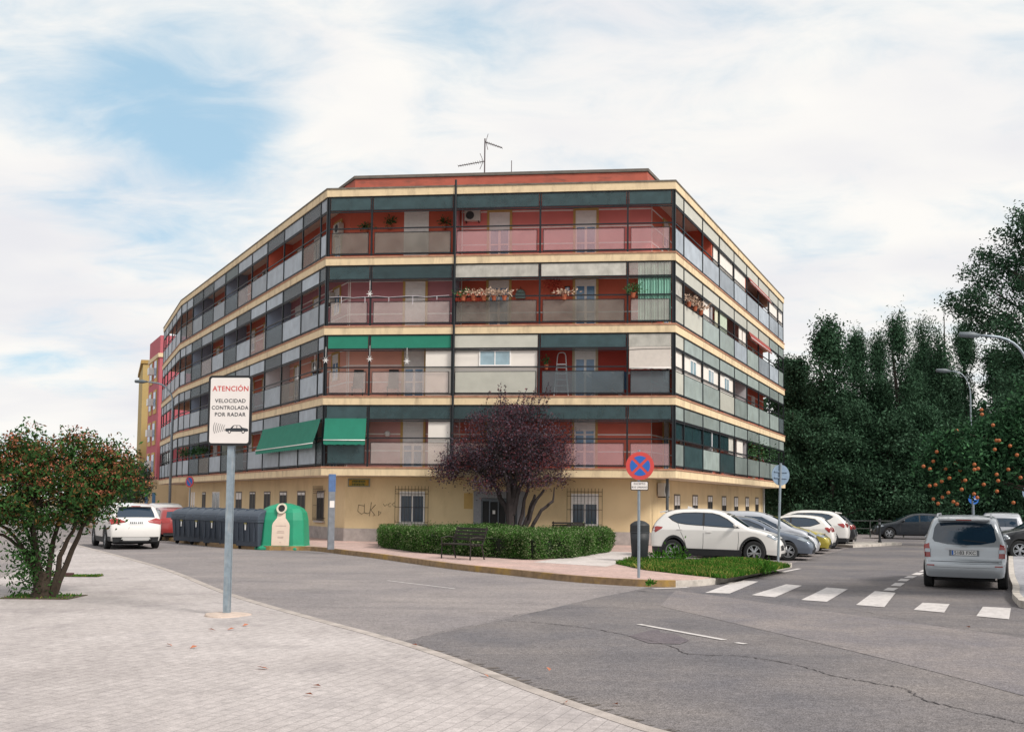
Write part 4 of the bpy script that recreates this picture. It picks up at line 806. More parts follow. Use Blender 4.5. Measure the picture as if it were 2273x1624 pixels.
bench(2.3,41.3,R(178),'dark bench back showing over the right end of the hedge')
# containers
def container(x,y,rz,label):
    s=thing('waste_container',label,'waste container',(x,y,0),rz,'grey waste containers lined up along the kerb'); M_ct=mat('container_grey','#3b4450',.55,var=.08,vs=5); M_cd=mat('container_lid','#3f4956',.5,var=.08,vs=5)
    w,d,h=.66,.5,1.05
    vs=[(-w*.92,-d*.86,.12),(w*.92,-d*.86,.12),(w*.92,d*.86,.12),(-w*.92,d*.86,.12),(-w,-d,h),(w,-d,h),(w,d,h),(-w,d,h)]
    b=MB().add(vs,[(0,3,2,1),(4,5,6,7),(0,1,5,4),(1,2,6,5),(2,3,7,6),(3,0,4,7)]).box(-w-.03,w+.03,-d-.03,d+.03,h-.06,h+.03)
    for i in range(4): x_=-w*.7+w*1.4*i/3; b.box(x_-.025,x_+.025,-d-.015,-d+.02,.3,h-.06)
    b.build('bin_body',M_ct,s,bevel=.015)
    n=12; vs=[];
    for i in range(n+1):
        a=math.pi*i/n; yy=-math.cos(a)*(d+.02); zz_=h+.04+.38*math.sin(a)**.75
        vs+=[(-w-.03,yy,h+.03+(zz_-h-.03)*.9),(-w*.8,yy,zz_),(w*.8,yy,zz_),(w+.03,yy,h+.03+(zz_-h-.03)*.9)]
    fs=[(4*i+j,4*i+j+1,4*i+4+j+1,4*i+4+j) for i in range(n) for j in range(3)]+[tuple(4*i for i in range(n+1)),tuple(4*i+3 for i in range(n+1))[::-1]]
    o=MB().add(vs,fs).build('lid',M_cd,s,fixn=True,bevel=.01)
    b=MB()
    for x_ in (-w*.35,w*.35): b.tube([(x_-.02,-d-.03,h+.09),(x_-.02,-d*.5,h+.41),(x_-.02,0,h+.44),(x_-.02,d*.5,h+.41)],.022,5)
    b.build('lid_rib',M_cd,o)
    MB().box(-.07,.07,-d-.035,-d-.02,h-.12,h-.06).build('label_plate',mat('sticker_yellow','#857d4a',.6),s)
    MB().box(-.03,.03,-d-.03,-d-.012,.72,.98).build('sticker',M_sh,s)
    for x_ in (-w*.75,w*.75):
        for y_ in (-d*.65,d*.65): MB().lathe([(.09,-.02),(.09,.02)],12,0,(x_,y_,.09),'x').build('caster',M_bk,s)
c0_=Vector(G(556,1216)); c1_=Vector(G(425,1205)); cdv=(c1_-c0_).normalized()
names=['nearest','second nearest','middle','second farthest','farthest']
ang=math.atan2(-cdv.x,cdv.y); ang=math.atan2(cdv.y,cdv.x)-math.pi
for i in range(5):
    p=c0_+cdv*(i*1.36)+Vector((.35,-.6)); container(p.x,p.y,ang+R(12)+math.pi*0,names[i]+' dark grey waste container in the row left of the green bottle bank')
# bottle bank
x,y=G(638,1218); s=thing('bottle_bank','green glass recycling bank with a white bottle shape on its front','recycling bank',(x-.1,y-.2,0),R(-4))
M_ig=mat('igloo_green','#1c8a68',.5,var=.05,vs=3,stain=.25,stcol=hexc('#4b8f77'),stscale=(2,2,1))
def oct_(w,d,c): return [(-w+c,-d),(w-c,-d),(w,-d+c),(w,d-c),(w-c,d),(-w+c,d),(-w,d-c),(-w,-d+c)]
lv=[(.98,.8,.3,0),(.98,.8,.3,.1),(.88,.72,.3,.16),(.86,.70,.3,.5),(.83,.66,.29,1.1),(.78,.6,.27,1.38),(.68,.5,.23,1.52),(.5,.36,.16,1.62),(.25,.18,.08,1.7),(.05,.04,.01,1.72)]
vs=[];
for w,d,c,z in lv: vs+=[(x_,y_,z) for x_,y_ in oct_(w,d,c)]
b=MB().add(vs,[(8*i+j,8*i+(j+1)%8,8*i+8+(j+1)%8,8*i+8+j) for i in range(len(lv)-1) for j in range(8)]+[tuple(range(8))[::-1],tuple(range(8*len(lv)-8,8*len(lv)))]); o=b.build('bank_body',M_ig,s,bevel=.03)
def fy(z): # front face depth at height z
    for i in range(len(lv)-1):
        if lv[i][3]<=z<=lv[i+1][3]: t=(z-lv[i][3])/(lv[i+1][3]-lv[i][3]+1e-9); return -(lv[i][1]+(lv[i+1][1]-lv[i][1])*t)
bt=[(.30,.17),(.33,.17),(.33,.9),(.3,1.0),(.16,1.18),(.15,1.36),(-.15,1.36),(-.16,1.18),(-.3,1.0),(-.33,.9),(-.33,.17)][1:]
b=MB(); 
for (x0,z0),(x1,z1) in zip(bt[:4],bt[1:5]): 
    b.add([(-x0+.08,fy(z0)-.012,z0),(x0+.08,fy(z0)-.012,z0),(x1+.08,fy(z1)-.012,z1),(-x1+.08,fy(z1)-.012,z1)],[(0,1,2,3)])
bs=b.build('bottle_panel',mat('bottle_cream','#ddc9b8',.6,var=.04),s)
b=MB()
for z,w in ((.88,.2),(.68,.12),(.63,.14),(.48,.11),(.44,.1),(.28,.03)): b.add([(.08-w,fy(z)-.016,z),(.08+w,fy(z)-.016,z),(.08+w,fy(z)-.016,z+.022),(.08-w,fy(z)-.016,z+.022)],[(0,1,2,3)])
b.build('faded_print',mat('faded_print','#c2aca2',.7),bs)
b=MB().lathe([(.19,0),(.19,.06),(.13,.06),(.12,.02)],24,0,(0,0,0),'y'); b.v=[(x_+.08,-y_+ -.60+(.3*(z_)),z_+1.53) for x_,y_,z_ in b.v]; rg=b.build('opening_ring',mat('ring_cream','#c9c0ae',.6),s)
b=MB().lathe([(.13,.0),(.13,.035)],20,0,(0,0,0),'y'); b.v=[(x_+.08,-y_-.605+.3*z_,z_+1.53) for x_,y_,z_ in b.v]; b.build('opening',M_dk,rg)
# lamps
def lamp(x,y,h,arm,dz,label,rz,r=.07):
    s=thing('street_lamp',label,'street lamp',(x,y,.12),rz,'curved arm street lamps')
    pts=[(0,0,0),(0,0,h*.86)]; 
    for i in range(1,8): a=i/7*math.pi/2; pts.append((-arm*.75*(1-math.cos(a)),0,h*.86+(h*.14)*math.sin(a)))
    MB().tube(pts+[(-arm,0,h*1.0+dz)],[r*1.2,r]+[r*.7]*7+[r*.5],8).build('pole',M_gv,s,smooth=True)
    MB().tube([(-arm,0,h+dz),(-arm-.25,0,h+dz+.01),(-arm-.7,0,h+dz+.02),(-arm-.75,0,h+dz+.02)],[.05,.11,.09,.02],8).build('lamp_head',mat('lamp_grey','#5d666c',.5),s,smooth=True)
x,y=P2(380,60); lamp(x,y,8.5,1.55,.05,'tall street lamp in front of the left wing of the corner block',R(0))
x,y=P2(2286,35); lamp(x,y,7.6,1.6,.03,'street lamp at the right edge, its arm over the orange tree',R(0))
x,y=P2(2158,52); lamp(x,y,8.6,1.0,.03,'smaller street lamp farther back among the dark trees',R(0),.04)
# bollard and brick
x,y=G(1953,1204,.1); s=thing('bollard','dark slim bollard on the white car park island','bollard',(x,y,.12)); MB().lathe([(.09,0),(.08,.06),(.06,.1),(.06,1.0),(.075,1.04),(.04,1.12)],12).build('bollard_post',M_bk,s,smooth=True); MB().lathe([(.062,.85),(.062,.95)],12).build('band',mat('band_grey','#70757a'),s)
x,y=G(148,1279,.1); o=MB().box(-.14,.14,-.07,.07,0,.085).build('brick',mat('brick_dark','#4a3230',.9,var=.2,vs=20),None,bevel=.01); o.location=(x,y,.1); tag(o,'single dark brick lying on the near pavement behind the leafy tree','brick')
# planting hole kerb and soil
x,y=G(88,1326,.1)
struct(MB().box(x-.62,x+.62,y-.28,y+.55,.1,.112),'tree_pit_soil',mat('soil','#4a3f30',.95,var=.3,vs=20))
struct(MB().box(-10.4,-9.2,22.95,23.3,.1,.11),'grass_strip_soil',mat('soil','#4a3f30'))
# fallen leaves
rr=random.Random(12)
for i,(px,py) in enumerate([(583,1483),(703,1523),(685,1542),(430,1437),(512,1397),(1078,1500),(1218,1486),(1255,1560),(1366,1564),(2149,1392),(470,1398),(920,1432),(545,1388),(376,1432)]):
    z=.108 if py>1395 and px<1300 or px<560 else .014
    x,y=G(px,py,z); q=.05 if i else .075; b=MB().add([(-q,0,.0),(0,-q*.55,.012),(q,0,.02),(0,q*.5,.03),(0,0,.012)],[(0,1,4),(1,2,4),(2,3,4),(3,0,4)])
    o=b.build('fallen_leaf',mat('dead_leaf','#a8684c',.8,var=.1),None); o.location=(x,y,z); o.rotation_euler[2]=rr.uniform(0,6); tag(o,('small curled brown leaf lying on the near pavement' if z>.1 else 'small curled brown leaf lying on the asphalt road') if i else 'largest curled brown leaf on the near pavement','leaf',None if i==0 else 'fallen leaves on the pavement and road')
# low rail behind the car park
def rail(x0,y0,x1,y1,label):
    s=thing('low_fence',label,'fence',(x0,y0,0),math.atan2(y1-y0,x1-x0)); L=math.hypot(x1-x0,y1-y0); n=int(L/2)
    MB().tube([(0,0,.95),(L,0,.95)],.03,6).tube([(0,0,.5),(L,0,.5)],.025,6).build('rail',mat('fence_dark','#2d3230',.6),s)
    for i in range(n+1): MB().box(i*L/n-.03,i*L/n+.03,-.03,.03,0,1.0).build('post',MATS['fence_dark'],s)
rail(19,60,44,64,'low dark metal fence in front of the dark trees')
# ------------------------------------------------------------- cars
M_tyre=mat('tyre','#191a1c',.85,var=.1); M_rim=mat('rim','#a9acb0',.3,metal=.7,var=.03); M_cg=mat('car_glass','#1c2f40',.05,var=0,spec=.9,coat=.3); M_clad=mat('cladding','#222427',.65,var=.05); M_hl=mat('headlamp','#9aa3ab',.12,metal=.3,var=.1,vs=20,coat=1); M_tl=mat('tail_red','#8e1410',.25,var=.1,vs=20,coat=1); M_und=mat('underbody','#0d0d0f',.9,var=0); M_npl=mat('plate_white','#d0d2d3',.5,var=.02)  # car glass base is tinted blue to imitate reflections
def paint(n,c,metal=0.0): return mat('paint_'+n,c,.32,metal=metal,var=.02,vs=2,coat=.7)
class Car:
    def __init__(s,L,W,prof,wh,tr,sill=.3,belt=.95,tum=.3,r=.09,bow=.13,arch=None,plan=.07):
        s.L=L;s.W=W;s.prof=[(x-L/2,z) for x,z in smoothprof(prof)];s.wh=[x-L/2 for x in wh];s.tr=tr;s.sill=sill;s.belt=belt;s.tum=tum;s.r=r;s.bow=bow;s.arch=arch or tr+.06;s.plan=plan
        s.P=np.array(s.prof)
    def dist(s,x,z):
        a=s.P[:-1];b=s.P[1:];d=b-a;p=np.array([x,z]);t=np.clip(((p-a)*d).sum(1)/np.maximum((d*d).sum(1),1e-9),0,1);q=a+d*t[:,None];return float(np.sqrt(((p-q)**2).sum(1)).min())
    def hw(s,x,z,flat=False):
        h=s.W/2*(1-s.plan*abs(2*x/s.L)**4)
        if z>s.belt: h-=(z-s.belt)*s.tum+ (z-s.belt)**2*.12
        elif z>s.belt-.15: pass
        if z<.42: h-=(.42-z)*.12
        if z<s.belt: h-=.02*((s.belt-z)/.6)**2
        if not flat:
            d=s.dist(x,z)
            if d<s.r: h-=s.r-math.sqrt(max(0,s.r**2-(s.r-d)**2))
        return h
    def D(s,x,y,z):
        w=min(1.2,abs(y)/(s.W/2)); e=max(0,min(1,(abs(x)-s.L*.2)/(s.L*.3))); e=e*e*(3-2*e); x2=x-math.copysign(s.bow,x)*w*w*e
        t=max(0,min(1,(z-s.belt)/.4)); return (x2,y,z-.05*w*w*t)
    def xz(s,z,front):
        n=len(s.prof); zs=s.P[:,1]; top=int(zs.argmax()); pts=s.prof[top:] if front else s.prof[:top+1][::-1]
        for (x0,z0),(x1,z1) in zip(pts,pts[1:]):
            if z1<=z<=z0: 
                t=(z0-z)/(z0-z1+1e-9); dx,dz=x1-x0,z1-z0; l=math.hypot(dx,dz)+1e-9; nx,nz=(abs(dz)/l,abs(dx)/l); return x0+dx*t,(nx if front else -nx),nz
        return pts[-1][0],(1 if front else -1),0
    def cut(s,poly,step=.07):
        b=bmesh.new(); vs=[b.verts.new((x,0,z)) for x,z in poly]
        es=[b.edges.new((vs[i],vs[(i+1)%len(vs)])) for i in range(len(vs))]
        bmesh.ops.triangle_fill(b,use_beauty=False,use_dissolve=False,edges=es)
        xs=[p[0] for p in poly]; zs=[p[1] for p in poly]
        for ax,lo,hi in ((0,min(xs),max(xs)),(2,min(zs),max(zs))):
            n=int((hi-lo)/step)
            for i in range(1,n+1):
                co=[0,0,0]; co[ax]=lo+(hi-lo)*i/(n+1); no=[0,0,0]; no[ax]=1
                bmesh.ops.bisect_plane(b,geom=b.verts[:]+b.edges[:]+b.faces[:],plane_co=co,plane_no=no)
        b.verts.ensure_lookup_table(); b.verts.index_update(); v=[(q.co.x,q.co.z) for q in b.verts]; f=[tuple(q.index for q in g.verts) for g in b.faces]; b.free(); return v,f
    def side(s,mb,poly,off,mi=0,both=True,step=.12,flat=False,only=0):
        v,f=s.cut(poly,step)
        for sg in ((1,-1) if not only else (only,)):
            mb.add([s.D(x,sg*(s.hw(x,z,flat)+off),z) for x,z in v],[g if sg<0 else g[::-1] for g in f],mi)
        return mb
    def end(s,mb,poly,front,off,mi=0,step=.12,mirror=False):
        v,f=s.cut(poly,step)
        for m_ in ((1,-1) if mirror else (1,)):
            vs=[]
            for y,z in v:
                x,nx,nz=s.xz(z,front); lim=s.hw(x,z)+.004; y2=max(-lim-.5,min(lim+.5,y)); vs.append(s.D(x+nx*off,m_*y2,z+nz*off))
            mb.add(vs,f,mi)
        return mb
    def bodymesh(s):
        mb=MB(); P_=s.prof; n=len(P_); r=s.r; offs=[0,.012,.04,r]
        cols=[]
        nrm=[]
        for i in range(n):
            a=P_[max(i-1,0)];c=P_[min(i+1,n-1)]; d=Vector((c[0]-a[0],c[1]-a[1])).normalized(); nrm.append(Vector((d.y,-d.x)))   # inward (below the roof when travelling forward)
        rows=[]
        for o in offs:
            rows.append([(P_[i][0]+nrm[i].x*o,P_[i][1]+nrm[i].y*o) for i in range(n)])
        def yv(o,x,z): h=s.hw(x,z,True); return h-r+math.sqrt(max(0,r*r-(r-o)**2))
        for sg in (1,-1):
            vs=[]
            for o,row in zip(offs,rows): vs+=[s.D(x,sg*yv(o,x,z),z) for x,z in row]
            fs=[(k*n+i,k*n+i+1,(k+1)*n+i+1,(k+1)*n+i) for k in range(3) for i in range(n-1)]
            mb.add(vs,fs)
        K=8; vs=[]
        for i,(x,z) in enumerate(P_):
            h=yv(0,x,z)
            for j in range(K+1): vs.append(s.D(x,h*(2*j/K-1),z))
        mb.add(vs,[(i*(K+1)+j,i*(K+1)+j+1,(i+1)*(K+1)+j+1,(i+1)*(K+1)+j) for i in range(n-1) for j in range(K)])
        inner=rows[-1]; zb=s.sill
        # bottom path front -> rear with arches
        path=[]; xf=inner[-1][0]; xr=inner[0][0]
        fz=inner[-1][1]
        for xw in (s.wh[1],s.wh[0]):
            R_=s.arch; zc=s.tr; dz=max(-1,min(1,(zb-zc)/R_)); a0=math.asin(dz)
            for i in range(15): a=a0+(math.pi-2*a0)*i/14; path.append((xw+R_*math.cos(a),zc+R_*math.sin(a)))
        poly=[p for p in inner]+[(p[0],p[1]) for p in path]
        s.side(mb,poly,0,0,flat=True,step=.16)
        return mb
def smoothprof(p):
    out=[]
    for i in range(len(p)-1):
        p0=Vector(p[max(i-1,0)]);p1=Vector(p[i]);p2=Vector(p[i+1]);p3=Vector(p[min(i+2,len(p)-1)]); k=3
        for j in range(k):
            t=j/k; m1=(p2-p0)*.35; m2=(p3-p1)*.35; h00=2*t**3-3*t*t+1;h10=t**3-2*t*t+t;h01=-2*t**3+3*t*t;h11=t**3-t*t
            q=p1*h00+m1*h10+p2*h01+m2*h11; out.append((q.x,q.y))
    out.append(tuple(p[-1])); return out
def wheel(parent,x,y,r,spokes=10,w=.21,rimc=None):
    sg=1 if y>0 else -1; y0=y-sg*w; b=MB()
    prof=[(r*.62,0),(r*.9,-.0),(r,.03),(r,w-.03),(r*.92,w),(r*.66,w)]
    b.lathe([(a,(h if sg>0 else -h)) for a,h in prof],28,0,(x,y0,r),'y',cap=False); wo=b.build('wheel',M_tyre,parent,smooth=False,fixn=True)
    b=MB(); ro=r*.66; yo=w-.012
    b.lathe([(ro,sg*yo),(ro*.9,sg*yo),(ro*.88,sg*(yo-.08))],28,0,(x,y0,r),'y',cap=False)
    b.lathe([(.001,sg*(yo-.002)),(ro*.2,sg*(yo-.005)),(ro*.22,sg*(yo-.05))],16,0,(x,y0,r),'y',cap=False)
    for i in range(spokes):
        a=2*math.pi*i/spokes+(.14 if i%2 else -.14); c,s_=math.cos(a),math.sin(a); w0,w1=.02,.014
        q=[(ro*.15,-w0),(ro*.93,-w1),(ro*.93,w1),(ro*.15,w0)]
        b.add([(x+u*c-v*s_,y0+sg*(yo-.006-.012*(u>ro*.5)),r+u*s_+v*c) for u,v in q]+[(x+u*c-v*s_,y0+sg*(yo-.05),r+u*s_+v*c) for u,v in q],[(0,1,2,3),(0,4,5,1),(3,2,6,7)])
    b.build('rim',rimc or M_rim,wo,fixn=False)
    b=MB(); b.lathe([(.001,sg*(yo-.075)),(ro*.9,sg*(yo-.075))],24,0,(x,y0,r),'y',cap=False); b.build('brake_disc',M_und,wo)
    return wo
def make_car(kind,label,pn,x,y,rz,cat='car',group=None,z=0,opts={}):
    t=thing('parked_car' if not opts.get('moving') else 'driving_car',label,cat,(x,y,z),rz,group); c=SPEC[kind](); L=c.L
    pa=pn
    bo=c.bodymesh().build('body',pa,t,smooth=True,merge=True,fixn=True)
    ws=WIN[kind]
    for poly in ws['side']:
        for sg in (1,-1): g=MB(); c.side(g,[(x_-L/2,z_) for x_,z_ in poly],.004,0,step=.1,only=sg); g.build('side_window',M_cg,t,smooth=True)
    g=MB(); c.end(g,ws['front'],True,.004); g.build('windscreen',M_cg,t,smooth=True)
    g=MB(); c.end(g,ws['rear'],False,.004 if not ws.get('ro') else ws['ro']); rw=g.build('rear_window',M_cg,t,smooth=True)
    if ws.get('trim'):
        g=MB()
        for poly in ws['trim']: c.side(g,[(x_-L/2,z_) for x_,z_ in poly],.0035,0,step=.2)
        g.build('window_trim',M_clad,t)
    # lights
    for sg in (1,-1):
        g=MB(); c.end(g,[(sg*y_,z_) for y_,z_ in ws['tail_e']],False,.008)
        if ws.get('tail_s'): c.side(g,[(x_-L/2,z_) for x_,z_ in ws['tail_s']],.008,0,only=sg,step=.1)
        g.build('tail_light',M_tl,t,smooth=True)
        g=MB(); c.end(g,[(sg*y_,z_) for y_,z_ in ws['head_e']],True,.008)
        if ws.get('head_s'): c.side(g,[(x_-L/2,z_) for x_,z_ in ws['head_s']],.008,0,only=sg,step=.1)
        g.build('headlight',M_hl,t,smooth=True)
    g=MB(); c.end(g,ws['grille'],True,.006); g.build('grille',M_clad,t)
    # bumpers / cladding
    if ws.get('clad'):
        g=MB()
        for xw in c.wh:
            ri,ro_=c.arch,c.arch+.075; pts=[]; a0=-.12
            for i in range(17): a=a0+(math.pi-2*a0)*i/16; pts.append((xw+ro_*math.cos(a),c.tr+ro_*math.sin(a)))
            for i in range(17): a=math.pi-a0-(math.pi-2*a0)*i/16; pts.append((xw+ri*math.cos(a),c.tr+ri*math.sin(a)))
            c.side(g,pts,.012,0,step=.1,flat=True)
        z1=c.sill+.13; c.side(g,[(c.wh[0]+c.arch,c.sill-.08),(c.wh[1]-c.arch,c.sill-.08),(c.wh[1]-c.arch-.0,z1-.02),(c.wh[0]+c.arch,z1)],.012,0,flat=True)
        c.end(g,[(-.78,.27),(.78,.27),(.8,.45),(-.8,.45)],False,.012); c.side(g,[(-L/2+.04,.3),(c.wh[0]-c.arch,.3),(c.wh[0]-c.arch-.03,.47),(-L/2+.03,.47)],.012,0,flat=True)
        c.end(g,[(-.7,.24),(.7,.24),(.75,.32),(-.75,.32)],True,.012)
        g.build('cladding',M_clad,t,smooth=True)
    elif ws.get('lowb',True):
        g=MB(); c.end(g,[(-.7,.24),(.7,.24),(.72,.36),(-.72,.36)],False,.01); c.end(g,[(-.62,.24),(.62,.24),(.66,.36),(-.66,.36)],True,.01); g.build('lower_bumper',M_clad,t)
    # number plates
    g=MB(); zz_=ws.get('npz',.62); c.end(g,[(-.26,zz_-.055),(.26,zz_-.055),(.26,zz_+.055),(-.26,zz_+.055)],False,.014); npr=g.build('number_plate',M_npl,t)
    if opts.get('plate'):
        b=MB(); xx,nx,nz=c.xz(zz_,False)
        text_mesh(b,opts['plate'],.108,lambda u,v:c.D(c.xz(zz_-.035+v,False)[0]-.017,-(u+.018),zz_-.035+v),0,spacing=1.0)
        b.build('lettering',M_blk,npr)
        b=MB(); c.end(b,[(.22,zz_-.05),(.255,zz_-.05),(.255,zz_+.05),(.22,zz_+.05)],False,.016); b.build('plate_band',M_blu,npr)
    elif opts.get('marks',True):
        b=MB()
        for i in range(7):
            y_=-.2+i*.062+(.02 if i>3 else 0); c.end(b,[(-y_-.018,zz_-.032),(-y_+.018,zz_-.032),(-y_+.018,zz_+.032),(-y_-.018,zz_+.032)],False,.017)
        b.build('lettering',M_clad,npr)
    g=MB(); c.end(g,[(-.26,.42),(.26,.42),(.26,.52),(-.26,.52)],True,.016); g.build('number_plate',M_npl,t)
    # panel gaps and handles
    W_=.014
    for ln,sd in [(q,s_) for q in ws.get('gaps',[]) for s_ in (1,-1)]:
        g=MB()
        for (x0,z0),(x1,z1) in zip(ln,ln[1:]):
            d=Vector((x1-x0,z1-z0)).normalized()*W_/2; n_=Vector((-d.y,d.x)); c.side(g,[(x0-L/2+n_.x,z0+n_.y),(x1-L/2+n_.x,z1+n_.y),(x1-L/2-n_.x,z1-n_.y),(x0-L/2-n_.x,z0-n_.y)],.002,0,step=.15,only=sd)
        g.build('door_gap',mat('gap_dark','#4a4a4c',.8,var=0),bo)
    for hx,hz in ws.get('hand',[]):
        for sg in (1,-1):
            g=MB(); yy=sg*(c.hw(hx-L/2,hz)+.02); g.box(hx-L/2-.09,hx-L/2+.09,min(yy,yy-sg*.03),max(yy,yy-sg*.03),hz-.013,hz+.013); g.build('door_handle',pa,bo,bevel=.008)
    mx_,mz=ws['mirror']
    for sg in (1,-1):
        g=MB(); yy=sg*(c.hw(mx_-L/2,mz)+.12); g.ico((mx_-L/2,yy,mz+.03),.095,0,2,(.7,1.15,.75)) if kind!='mpv' else g.ico((mx_-L/2,yy-sg*.1,mz+.03),.075,0,2,(.7,1.0,.75)); g.tube([(mx_-L/2,sg*(c.hw(mx_-L/2,mz)-.02),mz-.02),(mx_-L/2,yy,mz)],.025,6); mo=g.build('mirror',pa if not opts.get('dark_mirror') else M_clad,t,smooth=True)
    for i,xw in enumerate(c.wh):
        for sg in (1,-1): wheel(t,xw,sg*(c.W/2-.005),c.tr,opts.get('spokes',10))
    g=MB().box(-L/2+.2,L/2-.25,-c.W/2+.26,c.W/2-.26,.2,.75).box(c.wh[0]+c.arch+.02,c.wh[1]-c.arch-.02,-c.W/2+.1,c.W/2-.1,.22,.5); g.build('underbody',M_und,t)
    if ws.get('rails'):
        for sg in (1,-1):
            x0,x1,zz0=ws['rails']; MB().tube([(x0-L/2,sg*.56,zz0-.05),(x0-L/2+.12,sg*.56,zz0+.02),(x1-L/2-.15,sg*.56,zz0+.02),(x1-L/2,sg*.56,zz0-.06)],.02,6).build('roof_rail',M_rim if pn.name!='paint_black' else M_clad,t)
    if ws.get('spoil'):
        g=MB(); (xs,zs_,xe,ze,w_)=ws['spoil']; g.add([(xs-L/2,-w_,zs_),(xs-L/2,w_,zs_),(xe-L/2,w_*.95,ze),(xe-L/2,-w_*.95,ze),(xs-L/2,-w_,zs_-.05),(xs-L/2,w_,zs_-.05),(xe-L/2,w_*.95,ze-.035),(xe-L/2,-w_*.95,ze-.035)],[(0,1,2,3),(7,6,5,4),(0,3,7,4),(1,5,6,2),(2,6,7,3)]); g.build('spoiler',pa,t,fixn=True)
        g=MB(); g.box(xe-L/2-.004,xe-L/2+.01,-.16,.16,ze-.032,ze-.008); g.build('brake_light',M_tl,t)
    return t,c
SPEC={}; WIN={}
SPEC['suv']=lambda:Car(4.475,1.85,[(.08,.30),(.02,.55),(.0,.75),(.05,1.0),(.15,1.2),(.36,1.40),(.55,1.52),(.85,1.60),(1.4,1.635),(1.98,1.63),(2.4,1.57),(2.72,1.44),(3.05,1.24),(3.35,1.07),(3.7,1.0),(4.1,.9),(4.33,.78),(4.45,.62),(4.475,.45),(4.42,.24)],(.84,3.51),.345,.3,.98,.3)
WIN['suv']=dict(side=[[(.68,1.40),(.85,1.47),(1.15,1.515),(1.6,1.53),(1.83,1.53),(1.83,1.155),(1.3,1.19),(1.0,1.235),(.82,1.30)],[(1.90,1.53),(2.15,1.515),(2.35,1.47),(2.6,1.36),(2.86,1.2),(3.0,1.085),(2.5,1.115),(1.90,1.15)]],trim=[[(.62,1.405),(.85,1.495),(1.15,1.54),(1.6,1.555),(2.15,1.54),(2.38,1.49),(2.65,1.37),(3.06,1.07),(2.5,1.09),(1.3,1.165),(.98,1.21),(.78,1.29)]],
 front=[(-.68,1.10),(.68,1.10),(.66,1.25),(.58,1.5),(-.58,1.5),(-.66,1.25)],rear=[(-.62,1.14),(.62,1.14),(.6,1.3),(.54,1.45),(-.54,1.45),(-.6,1.3)],
 tail_e=[(.42,.98),(.8,.9),(.85,1.08),(.8,1.12),(.42,1.05)],tail_s=[(.05,.93),(.15,.9),(.38,1.02),(.42,1.08),(.2,1.1),(.08,1.06)],head_e=[(.42,.78),(.8,.79),(.82,.88),(.45,.84)],head_s=[(4.0,.85),(4.32,.72),(4.38,.76),(4.25,.82),(4.05,.9)],
 grille=[(-.45,.5),(.45,.5),(.52,.76),(-.52,.76)],clad=True,gaps=[[(3.0,1.05),(3.02,.7),(2.98,.42)],[(1.87,1.14),(1.86,.6),(1.84,.42)],[(1.0,1.2),(1.12,.9),(1.2,.75),(1.28,.55)]],hand=[(1.08,1.0),(2.05,.93)],mirror=(2.92,1.12),npz=.93,spoil=(.62,1.58,.34,1.53,.5))
SPEC['xsuv']=lambda:Car(4.7,1.89,[(.08,.30),(.02,.5),(.0,.72),(.05,1.0),(.12,1.12),(.3,1.40),(.45,1.56),(.8,1.63),(1.5,1.67),(2.1,1.66),(2.6,1.56),(3.1,1.27),(3.4,1.09),(3.9,1.0),(4.4,.88),(4.62,.7),(4.7,.45),(4.65,.24)],(.95,3.8),.37,.3,1.02,.3)
WIN['xsuv']=dict(WIN['suv'],rear=[(-.66,1.16),(.66,1.16),(.64,1.3),(.56,1.52),(-.56,1.52),(-.64,1.3)],tail_e=[(.38,.98),(.86,.9),(.9,1.08),(.7,1.14),(.38,1.02)],tail_s=[(.1,.92),(.2,.93),(.5,1.06),(.3,1.12),(.12,1.1)],npz=.96,gaps=[],mirror=(3.0,1.14),hand=[(1.2,1.02),(2.2,.98)],spoil=(.6,1.62,.28,1.58,.6))
SPEC['mpv']=lambda:Car(4.36,1.77,[(.06,.28),(.0,.42),(.0,.60),(.06,.66),(.08,.95),(.12,1.06),(.22,1.36),(.34,1.55),(.6,1.63),(1.3,1.67),(2.0,1.66),(2.5,1.55),(3.1,1.22),(3.5,1.02),(3.9,.92),(4.2,.75),(4.34,.55),(4.36,.4),(4.3,.22)],(.8,3.4),.32,.26,.98,.24,r=.08,bow=.12)
WIN['mpv']=dict(side=[[(.42,1.1),(.46,1.45),(.9,1.52),(.98,1.08)],[(1.05,1.08),(.98,1.52),(1.9,1.54),(1.92,1.05)],[(1.98,1.05),(1.98,1.54),(2.3,1.5),(3.0,1.18),(3.1,1.03)]],front=[(-.68,1.06),(.68,1.06),(.58,1.52),(-.58,1.52)],
 rear=[(-.62,1.08),(-.35,1.02),(0,1.0),(.35,1.02),(.62,1.08),(.66,1.14),(.62,1.4),(.56,1.5),(0,1.515),(-.56,1.5),(-.62,1.4),(-.66,1.14)],ro=.006,
 tail_e=[(.70,.72),(.83,.72),(.82,1.0),(.73,1.04)],tail_s=[(.0,.72),(.1,.72),(.18,1.0),(.12,1.02)],head_e=[(.4,.72),(.75,.72),(.75,.85),(.45,.8)],head_s=[(4.0,.78),(4.28,.68),(4.2,.78),(4.0,.9)],grille=[(-.4,.5),(.4,.5),(.42,.7),(-.42,.7)],lowb=False,gaps=[],hand=[(1.2,.95),(2.1,.95)],mirror=(3.0,1.1),npz=.83,rails=(.5,2.3,1.67),spoil=(.5,1.62,.2,1.585,.56))
SPEC['hatch']=lambda:Car(4.25,1.76,[(.06,.3),(.0,.5),(.03,.72),(.07,.92),(.16,1.02),(.42,1.28),(.6,1.38),(1.0,1.44),(1.6,1.46),(2.1,1.41),(2.5,1.27),(3.05,.98),(3.5,.88),(3.95,.77),(4.18,.6),(4.25,.42),(4.2,.22)],(.78,3.38),.315,.26,.9,.3)
